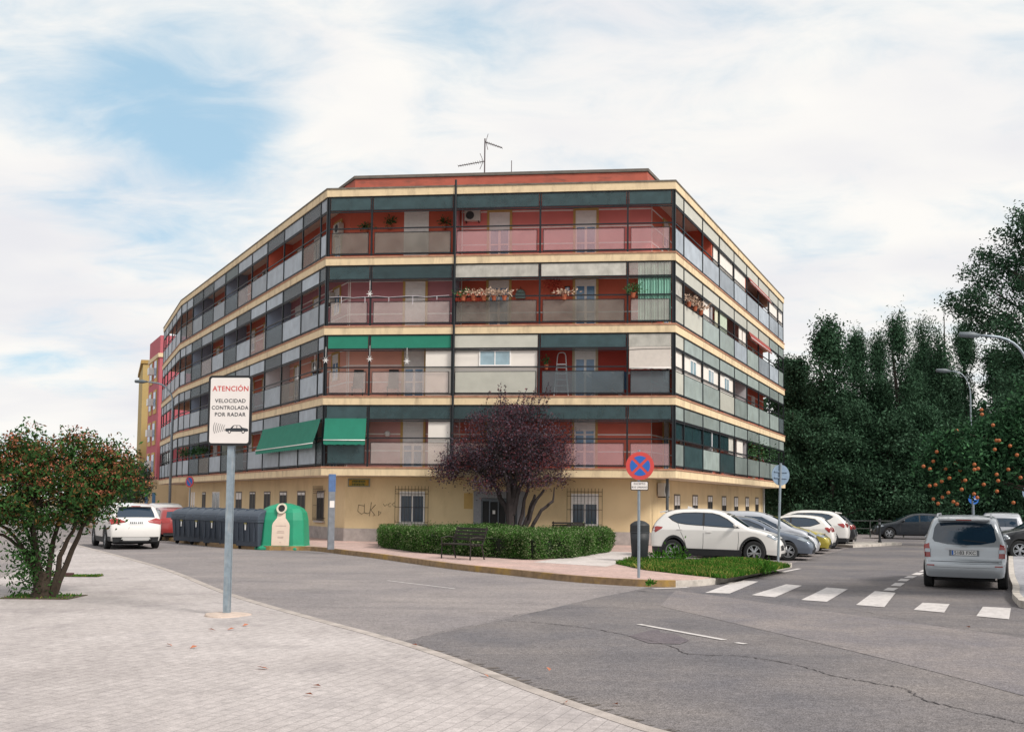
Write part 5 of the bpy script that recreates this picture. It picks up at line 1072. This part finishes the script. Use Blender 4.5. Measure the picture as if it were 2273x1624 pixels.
WIN['hatch']=dict(side=[[(.6,1.14),(.8,1.3),(1.2,1.36),(1.72,1.37),(1.74,.99),(1.0,1.02)],[(1.8,1.37),(2.05,1.34),(2.4,1.2),(2.78,.97),(1.8,.98)]],trim=[[(.54,1.14),(.78,1.33),(1.2,1.385),(1.72,1.395),(2.06,1.36),(2.42,1.22),(2.85,.955),(1.8,.965),(.98,1.0)]],front=[(-.64,1.01),(.64,1.01),(.54,1.32),(-.54,1.32)],rear=[(-.6,1.02),(.6,1.02),(.52,1.28),(-.52,1.28)],tail_e=[(.45,.8),(.78,.78),(.82,.98),(.6,.98),(.46,.92)],tail_s=[(.05,.78),(.16,.76),(.34,.92),(.32,.97),(.12,.98)],head_e=[(.4,.62),(.76,.64),(.78,.76),(.45,.72)],head_s=[(3.75,.72),(4.1,.62),(4.12,.7),(3.8,.8)],grille=[(-.5,.3),(.5,.3),(.42,.5),(-.42,.5)],gaps=[[(2.8,.93),(2.8,.4)],[(1.77,.95),(1.77,.4)]],hand=[(1.0,.86),(1.95,.84)],mirror=(2.62,1.0),npz=.6)
SPEC['van']=lambda:Car(4.3,1.78,[(.06,.3),(.0,.5),(.02,.9),(.08,1.2),(.18,1.45),(.4,1.56),(1.2,1.62),(2.0,1.61),(2.5,1.5),(3.0,1.27),(3.4,1.03),(3.8,.92),(4.15,.72),(4.3,.45),(4.25,.22)],(.8,3.4),.32,.26,.95,.24)
WIN['van']=dict(WIN['mpv'],side=[[(.5,1.12),(.52,1.42),(.95,1.5),(1.35,1.5),(1.4,1.05),(.6,1.08)],[(1.6,1.04),(1.55,1.3),(1.7,1.48),(2.3,1.45),(2.95,1.12),(3.0,1.02)]],rear=[(-.6,1.05),(.6,1.05),(.56,1.4),(-.56,1.4)],rails=None,spoil=None,npz=.7,mirror=(2.9,1.08))
GR='cars parked in a row beside the right wing'
W_=paint('white','#d9d7d4'); 
def hd(dx,dy): return math.atan2(dy,dx)
row=Vector((.93,-.31)).normalized(); rz=hd(row.x,row.y)
t,c=make_car('suv','white parked car in full side view behind the grass, black wheel arches','paint',0,0,0) if 0 else make_car('suv','white parked car in full side view behind the grass, black wheel arches',W_,6.72,33.35,rz,group=GR)
# fog lamp recess of the nearest car, emblem free
t.scale=(.955,1,1.045)
g=MB(); 
for sg in (1,-1): c.end(g,[(sg*.5,.42),(sg*.8,.42),(sg*.82,.56),(sg*.6,.58)],True,.01)
g.build('fog_lamp',M_clad,t)
g=MB().add([(1.2-2.2375,0,1.63),(1.45-2.2375,-.02,1.645),(1.45-2.2375,.02,1.645),(1.22-2.2375,0,1.71)],[(0,1,3),(0,3,2),(1,2,3)]); g.build('roof_aerial',W_,t)
sv=Vector((.42,.907))
def rowp(k,dx=0): return Vector((6.98,33.35))+sv*(2.55*k)+row*dx
p=rowp(1,.3); make_car('hatch','dark grey hatchback nose out, second in the row behind the white car',paint('grey','#6b7482',.5),p.x,p.y,rz,group=GR)
p=rowp(2,.05); make_car('van','silver white tall car with rounded side windows, third in the row',paint('silver','#b9bcc2',.3),p.x,p.y,rz,group=GR)
p=rowp(3,.15); make_car('hatch','yellow green hatchback nose out, fourth in the row',paint('yellow','#a89a3c',.2),p.x,p.y,rz,group=GR)
p=rowp(4,.0); make_car('hatch','white hatchback with its red tail light towards the road, fifth in the row',W_,p.x,p.y,rz+math.pi,group=GR)
p=rowp(5.1,.1); make_car('suv','white higher car tail out, sixth in the row',W_,p.x,p.y,rz+math.pi,group=GR)
p=rowp(6.2,.2); make_car('hatch','black hatchback tail out, last in the row',paint('black','#17191d'),p.x,p.y,rz+math.pi,group=GR,opts=dict(dark_mirror=1))
# silver people carrier, rear view
hv=Vector((.425,.905)); q=Vector((10.15,23.05))+hv*2.18; tm,c=make_car('mpv','silver people carrier seen from behind at the right kerb, roof rails and plate','x' and paint('silver_mpv','#a9b0b6',.45),q.x,q.y,hd(hv.x,hv.y),opts=dict(plate='5183 FXC'))
g=MB(); c.end(g,[(-.4,.895),(.4,.895),(.4,.925),(-.4,.925)],False,.03); c.end(g,[(-.4,.925),(.4,.925),(.38,.93),(-.38,.93)],False,.02); g.build('tailgate_trim',M_rim,tm)
g=MB(); c.end(g,[(-.31,.76),(.31,.76),(.31,.89),(-.31,.89)],False,.008); g.build('plate_recess',mat('recess','#6d747a',.5),tm)
b=MB(); 
def ringp(cx_,cz_,rx,rz_,w_):
    pts=[]
    for i in range(20): a=i*math.pi/10; pts.append((cx_+rx*math.cos(a),cz_+rz_*math.sin(a)))
    for i in range(19,-1,-1): a=i*math.pi/10; pts.append((cx_+(rx-w_)*math.cos(a),cz_+(rz_-w_)*math.sin(a)))
    k=20
    vs=[c.D(c.xz(z_,False)[0]-.016,y_,z_) for y_,z_ in pts]; b.add(vs,[(i,(i+1)%k,2*k-1-(i+1)%k,2*k-1-i) for i in range(k)])
ringp(0,.965,.07,.045,.012); ringp(0,.965,.028,.04,.01); ringp(0,.985,.05,.018,.008); b.build('emblem',M_rim,tm,fixn=True)
g=MB(); c.end(g,[(-.46,1.06),(.02,1.1),(.02,1.115),(-.46,1.075)],False,.02); g.build('wiper',M_clad,tm)
for sg in (1,-1): g=MB(); c.end(g,[(sg*.62,.53),(sg*.78,.53),(sg*.78,.555),(sg*.62,.555)],False,.012); g.build('reflector',M_tl,tm)
g=MB(); c.end(g,[(-.7,.625),(.7,.625),(.7,.637),(-.7,.637)],False,.004); c.end(g,[(-.66,.5),(.66,.5),(.66,.506),(-.66,.506)],False,.004); g.build('bumper_gap',mat('gap_dark','#4a4a4c'),tm)
for sg in (1,-1): 
    g=MB(); c.end(g,[(sg*.70,.83),(sg*.83,.83),(sg*.82,.91),(sg*.71,.91)],False,.013); g.build('indicator',M_hl,tm)
# white car driving away on the left
q=Vector(G(300,1219))+Vector((-.5,.87))*2.2; hv=Vector((-.5,.87)).normalized(); tx,c=make_car('xsuv','white car driving away on the left street with long red tail lights',W_,q.x,q.y,hd(hv.x,hv.y),opts=dict(moving=1))
g=MB(); c.end(g,[(-.55,.32),(.55,.32),(.46,.44),(-.46,.44)],False,.02); g.build('skid_plate',paint('skid','#c5c5c4'),tx)
for sg in (1,-1): MB().tube([(-c.L/2-.02,sg*.5,.33),(-c.L/2+.2,sg*.5,.33)],.05,10).build('exhaust_pipe',M_und,tx)
# parked on the left beyond it
def pk(px,d,kind,pn,lab,hv=Vector((-.5,.866)),gr='cars parked along the left kerb'):
    p=P2(px,d); make_car(kind,lab,pn,p.x,p.y,hd(hv.x,hv.y),group=gr)
pk(364,51,'van',paint('white','#d9d7d4'),'white car parked ahead of the white driving car, its rear window showing',Vector((-.45,.89)))
pk(384,46.5,'hatch',paint('red','#8c2f2e'),'dark red hatchback parked beyond the grey containers',Vector((-.5,.866)))
pk(325,62,'hatch',paint('white','#d9d7d4'),'farthest white car parked on the left street',Vector((-.5,.866)))
# dark cars on the right
pk(2020,58,'hatch',paint('navy','#1d242c'),'dark hatchback parked alone in front of the dark trees',Vector((-.93,.2)),None)
p=P2(2222,44); make_car('van','pale silver car half hidden behind the silver people carrier',paint('silver','#b9bcc2',.3),p.x,p.y,hd(.43,.9))
p=P2(2330,37); make_car('suv','black car cut off by the right edge of the picture',paint('black','#17191d'),p.x,p.y,hd(-.97,.2),opts=dict(dark_mirror=1))
# ------------------------------------------------------------- vegetation
def leafmat(n,c,isl=.45,tr=.25,var=.25,vs=1.2): return mat(n,c,.8,var=var,vs=vs,island=isl,trans=tr,spec=.15)
def branch(mb,p,q,r0,r1,g,n=6,wob=.08,sides=7):
    p=np.array(p,float);q=np.array(q,float);L=np.linalg.norm(q-p);pts=[];ph=g.normal(size=3)
    for i in range(n+1):
        t=i/n; w=math.sin(math.pi*t)*wob*L; pts.append(tuple(p+(q-p)*t+ph*w*.5+np.array([0,0,.12*L*math.sin(math.pi*t)])+g.normal(size=3)*.012*L*(0<i<n)))
    mb.tube(pts,[r0+(r1-r0)*i/n for i in range(n+1)],sides); return pts
def crown_pts(g,n,env):   # env: list of (center, radii, weight); points biased to the outside of each lobe
    w=np.array([e[2] for e in env],float); idx=g.choice(len(env),n,p=w/w.sum()); d=g.normal(size=(n,3)); d/=np.linalg.norm(d,axis=1)[:,None]; r=g.random(n)**.45
    c=np.array([e[0] for e in env])[idx]; s=np.array([e[1] for e in env])[idx]; return c+d*s*r[:,None]
# photinia-like tree on the near pavement
g=np.random.default_rng(3); x,y=G(95,1325,.1)
t=thing('leafy_tree','bushy green tree with reddish flower heads and several stems on the near pavement','tree',(x,y,.1))
tr=MB(); stems=[((.0,0,0),(-.85,.1,1.25)),((-.05,.02,0),(-.42,.25,1.5)),((.0,0,0),(-.1,-.2,1.6)),((.05,0,0),(.22,.2,1.6)),((.15,0,0),(.62,.0,1.4)),((.2,.0,.0),(.85,.15,1.65)),((-.05,0,.5),(-1.3,0,1.15)),((0,0,.3),(-.6,.3,1.4))]
for a,b_ in stems: branch(tr,a,b_,.06 if a[2]==0 else .035,.022,g,8,.05)
tr.tube([(-.02,0,-.02),(0,0,.2),(.02,0,.45)],[.2,.15,.1],9)
env=[((-.1,0,2.0),(1.3,1.2,.75),6),((-.95,0,2.15),(.9,1.0,.65),4),((.85,.1,2.0),(.72,.9,.5),3),((.15,0,2.5),(.5,.6,.36),1.6),((-.5,0,2.5),(.5,.5,.33),1.2),((.75,0,2.5),(.35,.4,.38),1),((1.25,.1,2.35),(.32,.4,.45),1.1),((1.55,.1,2.0),(.16,.2,.12),.25),((-.9,.0,1.5),(.8,.7,.28),1.6),((.6,0,1.45),(.6,.6,.25),1.4),((-.1,0,1.4),(.8,.7,.2),1.2),((-.35,0,2.88),(.1,.1,.16),.12),((.4,.0,2.86),(.1,.1,.2),.14)]
cl=crown_pts(g,450,env)
for c_ in cl[::9]:
    s0=stems[g.integers(0,6)][1]; branch(tr,s0,c_,.018,.005,g,4,.1,4)
tr.build('trunk',mat('bark_dark','#33291f',.9,var=.2,vs=15,bump=.5),t)
pts=(cl[:,None,:]+g.normal(size=(450,46,3))*np.array([.125,.125,.085])).reshape(-1,3)
leafobj('crown',leafset(pts,.085,seed=4,asp=.42),[leafmat('photinia_leaf','#35552b',.5),leafmat('photinia_bronze','#5f4a28',.4)],t,mi=(g.random(len(pts))<.22)*1)
outer=[c_ for c_ in cl if c_[2]>1.75]; outer=np.array(outer); outer=outer[g.random(len(outer))<.75]; fp_=(outer[:,None,:]+np.array([0,-.06,.1])+g.normal(size=(len(outer),26,3))*np.array([.085,.085,.03])).reshape(-1,3)
leafobj('flower_heads',leafset(fp_,.036,seed=5,asp=.9),mat('flower_head','#8d5138',.8,var=.15,vs=3,island=.35),t)
sp=np.array([(-.2,0,.6)])+g.normal(size=(1700,3))*np.array([.2,.2,.36]); sp=sp[sp[:,2]>.03]; leafobj('basal_leaves',leafset(sp,.085,seed=6,asp=.4),[MATS['photinia_leaf']],t)
# purple plum tree
g=np.random.default_rng(11); x,y=G(1132,1168,.85); y-=1.6; x-=.02
t=thing('purple_leaved_tree','dark purple leaved tree rising from the hedge in front of the building entrance','tree',(x,y,.15))
tr=MB(); M_bp=mat('bark_plum','#352d2d',.9,var=.2,vs=10,bump=.4)
k0=[(0,0,0),(.02,0,.9),(.0,0,1.6)]; tr.tube(k0,[.22,.17,.16],10)
mains=[((0,0,1.1),(-1.3,0,3.0),.12),((0,0,1.4),(-.2,.2,3.9),.15),((.1,0,1.2),(.9,0,3.4),.12),((.0,0,1.3),(-.6,-.3,3.6),.1),((.05,0,1.4),(.4,.3,4.3),.12)]
for a,b_,r_ in mains: branch(tr,a,b_,r_,.04,g,8,.06)
for a,b_ in (((.3,0,0),(.75,.1,2.4)),((.38,0,0),(1.35,0,2.2)),((.5,0,0),(1.7,-.1,1.75)),((.35,.1,.1),(1.0,.2,2.0))): branch(tr,a,b_,.09,.05,g,8,.05)
branch(tr,(1.7,-.1,1.75),(1.75,-.1,2.3),.04,.02,g,3,.05); 
env=[((-.1,0,4.3),(2.0,1.5,1.25),6),((-1.6,0,3.5),(1.1,1.1,.75),2.6),((1.2,0,3.9),(1.2,1.2,1.0),3),((.0,0,5.1),(1.2,1.0,.45),1.5),((-2.4,0,2.9),(.65,.7,.4),1.0),((-1.0,-.3,2.45),(1.0,.8,.35),1.1),((1.0,-.3,2.55),(.9,.8,.35),1.0),((2.0,0,3.4),(.6,.7,.55),.8),((0,0,3.0),(1.6,1.1,.5),1.8),((2.3,0,4.3),(.5,.5,.4),.3),((1.7,0,2.7),(.6,.5,.35),.5)]
cl=crown_pts(g,520,env)
for c_ in cl[::4]:
    s0=mains[g.integers(0,5)]; k=g.uniform(.55,1); s_=np.array(s0[0])+(np.array(s0[1])-np.array(s0[0]))*k; branch(tr,s_,c_,.022,.006,g,4,.12,4)
for i in range(140): c_=cl[g.integers(0,len(cl))]; e=c_+g.normal(size=3)*np.array([.5,.4,.25])+np.array([0,0,.25]); branch(tr,c_,e,.01,.004,g,3,.1,3)
tr.build('trunk',M_bp,t)
pts=(cl[:,None,:]+g.normal(size=(520,42,3))*np.array([.2,.2,.16])).reshape(-1,3)
top=np.array([(g.uniform(-1.1,1.5),g.uniform(-.3,.3),5.35) for _ in range(22)]); 
tw=MB()
tp_=[]
for q in top:
    h=g.uniform(.25,1.15); e=q+np.array([g.uniform(.0,.25),0,h]); tw.tube([tuple(q-np.array([0,0,.4])),tuple(q),tuple(e)],.006,3)
    for s_ in g.random(int(h*34)): tp_.append(q+(e-q)*s_+g.normal(size=3)*.03)
tw.build('top_twigs',M_bp,t)
pts=np.vstack([pts,np.array(tp_)])
leafobj('crown',leafset(pts,.085,seed=12,asp=.55),[leafmat('plum_leaf','#50454f',.5,.2),leafmat('plum_red','#63363c',.4,.2)],t,mi=(g.random(len(pts))<.3)*1)
# hedge
hp=[G(850,1215,.15),G(934,1226,.15),G(1060,1235,.15),G(1184,1242,.15),G(1270,1238,.15),G(1348,1225,.15),(3.6,38.5),(.5,41.0),(-3.5,41.4),(-5.1,40.3)]
g=np.random.default_rng(21)
from mathutils.geometry import tessellate_polygon
hpv=[Vector((*p,0)) for p in hp]; tris=tessellate_polygon([hpv]); ar=[]; 
for a,b_,c_ in tris: ar.append(abs((hpv[b_]-hpv[a]).cross(hpv[c_]-hpv[a]).z)/2)
ar=np.array(ar); n=52000; idx=g.choice(len(tris),n,p=ar/ar.sum()); u=np.sqrt(g.random(n)); v=g.random(n); T=np.array([[hpv[k][:2] for k in tr_] for tr_ in tris]); q=T[idx]
top=(q[:,0]*(1-u)[:,None]+q[:,1]*(u*(1-v))[:,None]+q[:,2]*(u*v)[:,None]); 
hz=lambda xy:.9-.05*np.sin(xy[:,0]*1.3)+.06*np.sin(xy[:,1]*2.1+xy[:,0]*3)+.04*np.sin(xy[:,0]*7.3)*np.sin(xy[:,1]*6.1)
topp=np.column_stack([top,.0*top[:,0]+hz(top)-np.abs(g.normal(size=n))*.1+(g.random(n)<.03)*g.random(n)*.16])
sidep=[]
for i in range(len(hp)):
    a=np.array(hp[i]);b_=np.array(hp[(i+1)%len(hp)]); L=np.linalg.norm(b_-a); m_=int(L*2200*(1 if i<6 else .2)); tt=g.random(m_); d=(b_-a)/L; nn=np.array([d[1],-d[0]]); bulg=.12*np.sin(tt*L*2.7+i)+.08*np.sin(tt*L*6.1); zz_=.17+g.random(m_)*.78
    off=(g.normal(size=m_)*.05+bulg*np.sin((zz_-.1)*3)+.03-.12*((zz_-.5)/.5)**4); xy=a+d*(tt*L)[:,None]+nn*off[:,None]; sidep.append(np.column_stack([xy,zz_]))
hedge_core=[(a[0]*.97+ .03*(-.8),a[1]*.985+.015*37.5) for a in hp]
he=thing('garden_hedge','long clipped green hedge filling the bed in front of the building','hedge',(-.8,37,.15),world=True)
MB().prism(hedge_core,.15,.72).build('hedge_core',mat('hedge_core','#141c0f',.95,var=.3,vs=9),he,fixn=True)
hl=np.vstack([topp]+sidep)-np.array([-.8,37,.15]); hl=hl[g.random(len(hl))<.95]
leafobj('foliage',leafset(hl,.062,seed=22,asp=.5),[leafmat('hedge_leaf','#3d6128',.45,.25,var=.35,vs=1.1),leafmat('hedge_pale','#7b8862',.35,.25)],he,mi=(g.random(len(hl))<.25)*1)
# grass corner
gp=[G(1366,1251,.15),G(1433,1265,.15),G(1520,1275,.15),G(1611,1284,.15),G(1685,1272,.15),G(1754,1259,.15),(7.5,31.3),(4.2,30.9),G(1410,1242,.15)]
def grass(name,poly,n,h,seed,z,lab=None,w=.012):
    g=np.random.default_rng(seed); P3=[Vector((*p,0)) for p in poly]; tris=tessellate_polygon([P3]); T=np.array([[P3[k][:2] for k in q] for q in tris]); ar=np.abs(np.cross(T[:,1]-T[:,0],T[:,2]-T[:,0]))/2; idx=g.choice(len(tris),n,p=ar/ar.sum()); u=np.sqrt(g.random(n))[:,None]; v=g.random(n)[:,None]; q=T[idx]; xy=q[:,0]*(1-u)+q[:,1]*u*(1-v)+q[:,2]*u*v
    hh=h*(.4+.9*g.random(n))*(1+.5*np.sin(xy[:,0]*2.1)*np.sin(xy[:,1]*1.7)); a=g.random(n)*6.283; le=g.normal(size=(n,2))*.4; V=np.zeros((n,4,3)); wx=np.cos(a)*w;wy=np.sin(a)*w
    V[:,0,0]=xy[:,0]-wx;V[:,0,1]=xy[:,1]-wy;V[:,1,0]=xy[:,0]+wx;V[:,1,1]=xy[:,1]+wy; V[:,2,0]=xy[:,0]+wx*.4+le[:,0]*hh;V[:,2,1]=xy[:,1]+wy*.4+le[:,1]*hh;V[:,2,2]=hh; V[:,3]=V[:,2]; V[:,3,0]-=wx*.8; V[:,3,1]-=wy*.8; V[:,:,2]+=z
    o=leafobj(name,V.reshape(-1,3),[leafmat('grass_blade','#3f6b22',.4,.3,var=.3,vs=1.6),leafmat('grass_dry','#8d8a4a',.3,.3)],mi=(g.random(n)<.16+.2*(np.sin(xy[:,0]*3.1+xy[:,1]*2)>.6))*1); tag(o,lab or 'short green grass on the corner plot',"grass",kind='stuff'); return o
b=MB(); b.add([(x_,y_,.156) for x_,y_ in gp],[tuple(range(len(gp)))]); struct(b,'grass_soil',ground_mat('lawn_soil','#4f5a2c','#5f5d38',1.2,60),fixn=True)
grass('grass',gp,42000,.085,5,.155)
x0,y0=G(88,1326,.1); grass('pit_grass',[(x0-.6,y0-.26),(x0+.6,y0-.26),(x0+.6,y0+.5),(x0-.6,y0+.5)],350,.035,6,.11,'sparse weeds in the tree pit on the near pavement'); grass('strip_grass',[(-10.4,22.95),(-9.2,22.95),(-9.2,23.3),(-10.4,23.3)],1200,.06,7,.11,'narrow strip of weeds behind the brick')
def weed(px,py,z,h,lab,seed,n=160,w=.18):
    x,y=G(px,py,z); t=thing('weed',lab,'plant',(x,y,z),0,'taller weeds on the corner plot'); g=np.random.default_rng(seed); p=g.normal(size=(n,3))*np.array([w,w,h*.3])+np.array([0,0,h*.45]); p[:,2]=np.abs(p[:,2]); leafobj('foliage',leafset(p,.1,seed=seed,asp=.4,up=.6),[MATS['grass_blade']],t); MB().tube([(0,0,0),(.02,0,h*.7)],.008,4).build('stem',MATS['grass_blade'],t)
weed(1500,1243,.15,.45,'tall weed clump at the rear wheel of the white car',1,300); weed(1462,1246,.15,.32,'weed clump just left of the rear wheel',2,200,.14); weed(1700,1271,.15,.3,'dark green weed near the kerb under the front wheel',3,120,.1); weed(1684,1262,.15,.28,'small weed left of the dark green one by the front wheel',5,90,.1); weed(1443,1297,.15,.1,'tiny weed growing from the kerb joint',4,40,.05)
# conifer like and broadleaf trees of the dark belt
def belt_tree(x,y,h,w,label,seed,kind='feather',base=.0,cat='tree'):
    g=np.random.default_rng(seed); t=thing('evergreen_tree',label,cat,(x,y,0),0,'dark evergreen trees behind the car park'); tr=MB(); tr.tube([(0,0,0),(g.normal()*.2,0,h*.4),(g.normal()*.3,0,h*.8),(g.normal()*.2,0,h)],[.22,.17,.08,.02],7)
    nc=330; cs=[]; K=34; bz=g.random(K)**.85; ba=g.random(K)*6.283
    for i in range(nc):
        kb=g.integers(0,K); z=min(1.0,max(.02,bz[kb]*.97+g.normal()*.03)); 
        env=w*((1-z)**(.8 if kind=='feather' else .55)*.95+.04)*(1-.35*max(0,.16-z)/.16) * (.75+.35*math.sin(seed+z*17)+.2*math.sin(z*41+seed*2))
        a=ba[kb]+g.normal()*.42; r=env*(.25+.9*g.random()); cs.append((math.cos(a)*r,math.sin(a)*r,z*h))
    cs=np.array(cs)
    for c_ in cs[::6]: branch(tr,(0,0,max(.5,c_[2]-abs(c_[0])*.5-.4)),c_,.05,.012,g,3,.05,4)
    tr.build('trunk',mat('bark_belt','#2e2924',.95,var=.2),t)
    if kind=='feather': pts=(cs[:,None,:]+g.normal(size=(nc,80,3))*np.array([.36,.36,.48])).reshape(-1,3); lv_=leafset(pts,.24,seed=seed,asp=.28,up=.9)
    else: pts=(cs[:,None,:]+g.normal(size=(nc,70,3))*np.array([.38,.38,.3])).reshape(-1,3); lv_=leafset(pts,.2,seed=seed,asp=.55)
    leafobj('crown',lv_,[leafmat('belt_leaf','#2d4833',.35,.12,var=.4,vs=.35),leafmat('belt_leaf_pale','#43604a',.35,.12)],t,mi=(g.random(len(pts))<.3)*1)
def HT(py,d,px): return 1.88+((1112+(px-1136)*.0105)-py)/FPX*d*1.005
bt_=[(1775,74,800,2.6,'b'),(1842,70,702,2.9,'b'),(1905,78,745,2.7,'f'),(1998,72,676,2.9,'f'),(2052,80,700,2.6,'f'),(2090,73,682,2.6,'f'),(2142,78,722,2.4,'f'),(1745,80,792,2.4,'b'),(1955,84,735,2.8,'f'),(2215,76,770,3.0,'b'),(2270,70,745,2.8,'b')]
for i,(px,d,py,w,kd) in enumerate(bt_):
    p=P2(px,d); belt_tree(p.x,p.y,HT(py+10,d,px),w,['first','second','third','fourth','fifth','sixth','seventh','eighth','ninth','tenth','eleventh'][i]+' tall dark evergreen behind the car park, '+('spiky feathery crown' if kd=='f' else 'rounder leafy crown'),100+i,'feather' if kd=='f' else 'b')
for i,(px,d,h,w) in enumerate([(1765,68,8,3.4),(1835,67,7.5,3.4),(1910,68,8.2,3.4),(1985,67,7.8,3.4),(2060,68,8,3.4),(2130,66,7,3.4),(2200,67,7.6,3.4),(2270,66,7,3.4),(1800,76,10.5,3.6),(1880,77,10.5,3.6),(1960,77,11,3.6),(2040,77,10.8,3.6),(2115,77,10,3.6)]):
    p=P2(px,d); belt_tree(p.x,p.y,h,w,'lower dense dark tree of the '+('front' if i<8 else 'second')+' row behind the car park, '+['leftmost','second from left','third from left','fourth from left','fifth from left','sixth from left','seventh from left','rightmost'][i if i<8 else i-8],200+i,'b' if i%2 else 'feather')
    
wd=MB(); g=np.random.default_rng(77)
pts=np.column_stack([g.uniform(15,75,26000),g.uniform(84,92,26000),np.zeros(26000)]); pts[:,2]=g.random(26000)**.9*(9.5+1.2*np.sin(pts[:,0]*.7)+g.normal(size=26000)*.4)
o=leafobj('far_wood',leafset(pts,.75,seed=78,asp=.6),[MATS['belt_leaf']]); tag(o,'dense dark wood closing the view behind the trees','wood',kind='stuff')
# tall tree at the right edge
g=np.random.default_rng(31); p=P2(2345,46); t=thing('tall_airy_tree','tall loose leaved tree reaching in from the right edge against the white sky','tree',(p.x,p.y,0)); tr=MB()
sx=lambda px:(px-2345)/FPX*46; sz=lambda py:HT(py,46,2250)
tr.tube([(0,0,0),(.1,0,4),(-.1,0,8),(.3,0,12),(.2,0,15.5)],[.3,.26,.22,.14,.05],8)
ends=[(2160,660),(2150,672),(2195,625),(2240,590),(2225,560),(2265,520),(2255,545),(2180,700),(2200,735),(2235,700),(2265,640),(2250,770),(2230,800),(2262,840),(2250,900),(2215,860),(2270,800),(2240,960),(2262,500),(2290,600),(2300,700),(2320,560),(2350,620),(2290,480),(2340,500),(2300,800),(2340,900)]
cs=[]
for i,(px,py) in enumerate(ends):
    e=np.array((sx(px),g.normal()*1.0,sz(py))); s0=np.array((0.05,0,max(3,e[2]-2.2-abs(e[0])*.25))); pp_=branch(tr,s0,e,.09,.02,g,6,.05,5)
    for k in range(9):
        q=np.array(pp_[-1])*(1-.09*k)+s0*.09*k if k<4 else np.array(pp_[-1])+g.normal(size=3)*np.array([.42,.5,.34]); cs.append(q+g.normal(size=3)*.16)
tr.build('trunk',mat('bark_grey','#4f4a45',.9,var=.2),t); cs=np.array(cs)
pts=(cs[:,None,:]+g.normal(size=(len(cs),110,3))*np.array([.25,.3,.17])).reshape(-1,3)
leafobj('crown',leafset(pts,.15,seed=33,asp=.5),[leafmat('airy_leaf','#2b4632',.45,.15),MATS['belt_leaf_pale']],t,mi=(g.random(len(pts))<.25)*1)
# orange tree
g=np.random.default_rng(41); t=thing('orange_tree','orange tree full of fruit at the right edge','tree',(11.9,20.9,.13)); tr=MB(); tr.tube([(0,0,0),(.05,0,.8),(0,0,1.5)],[.11,.09,.08],8)
env=[((.2,0,2.9),(1.9,1.6,1.0),6),((-1.5,0,2.95),(1.0,1.2,.75),3.2),((-2.3,0,2.75),(.6,.8,.6),1.6),((-3.0,-.4,2.6),(.55,.8,.62),1.8),((-2.6,-.3,2.4),(.6,.8,.25),1.0),((-.9,0,3.6),(.9,1,.45),1.3),((-.3,0,4.1),(1.1,1.1,.5),1.4),((-2.0,-.2,3.1),(.45,.6,.45),.8)]
cl=crown_pts(g,760,env)
for c_ in cl[::7]: branch(tr,(0,0,1.4),c_,.035,.008,g,5,.08,5)
tr.build('trunk',MATS['bark_dark'],t); pts=(cl[:,None,:]+g.normal(size=(760,60,3))*np.array([.16,.16,.13])).reshape(-1,3)
leafobj('crown',leafset(pts,.095,seed=42,asp=.5),[leafmat('orange_leaf','#24422a',.5,.15),leafmat('orange_leaf_light','#3d6340',.4,.2)],t,mi=(g.random(len(pts))<.2)*1)
# fruit: one object per orange that shows
OR=[(2178,910),(2179,920),(2203,944),(2122,956),(2210,978),(2216,978),(2206,998),(2077,1003),(2069,1024),(2047,1035),(2061,1041),(2118,1028),(2096,1041),(2120,1029),(2087,1068),(2104,1061),(2128,1044),(2160,1031),(2168,1040),(2160,1042),(2235,1042),(2209,1053),(2212,1067),(2130,1068),(2139,1066),(2131,1086),(2101,1093),(2088,1103),(2068,1107),(2078,1117),(2112,1113),(2120,1118),(2158,1096),(2165,1104),(2209,1090),(2060,1078),(2073,1076),(2245,1115),(2240,990),(2255,1010),(2262,1060),(2180,1075)]
fo=None
for i,(px,py) in enumerate(OR):
    d=20.25-.4*g.random()-(.6 if px>2130 else 0); p=P2(px+4,d); z=HT(py,d,px)
    if fo is None:
        fo=MB().ico((0,0,0),.036,0,2).build('orange_fruit',mat('orange_skin','#96501f',.5,var=.08,vs=30),None,smooth=True); fo.location=(p.x,p.y,z); o=fo; MB().tube([(0,0,.03),(0,0,.07)],.006,4).build('stalk',MATS['orange_leaf'],fo); OFF.pop(fo.name,None)
        for ch in fo.children: ch.location=(0,0,0)
    else: o=dup(fo); o.location=(p.x,p.y,z)
    tag(o,'ripe orange hanging in the orange tree','orange','oranges hanging in the tree at the right edge')
# small trees far left
def roundtree(px,d,h,w,lab,seed,col):
    g=np.random.default_rng(seed); p=P2(px,d); t=thing('street_tree',lab,'tree',(p.x,p.y,0)); tr=MB(); tr.tube([(0,0,0),(0,0,h*.5)],[.14,.1],7); cl=crown_pts(g,220,[((0,0,h*.65),(w,w,h*.35),1)])
    for c_ in cl[::8]: branch(tr,(0,0,h*.45),c_,.04,.01,g,3,.05,4)
    tr.build('trunk',MATS['bark_grey'],t); pts=(cl[:,None,:]+g.normal(size=(220,40,3))*.28).reshape(-1,3); leafobj('crown',leafset(pts,.2,seed=seed,asp=.5),[leafmat('street_leaf'+str(seed),col,.35,.2)],t)
roundtree(294,80,4.6,1.3,'pale grey green street tree in front of the yellow building',301,'#5d6b60')
roundtree(215,100,5.2,3.0,'far street tree behind the red flowered tree',302,'#46523f')
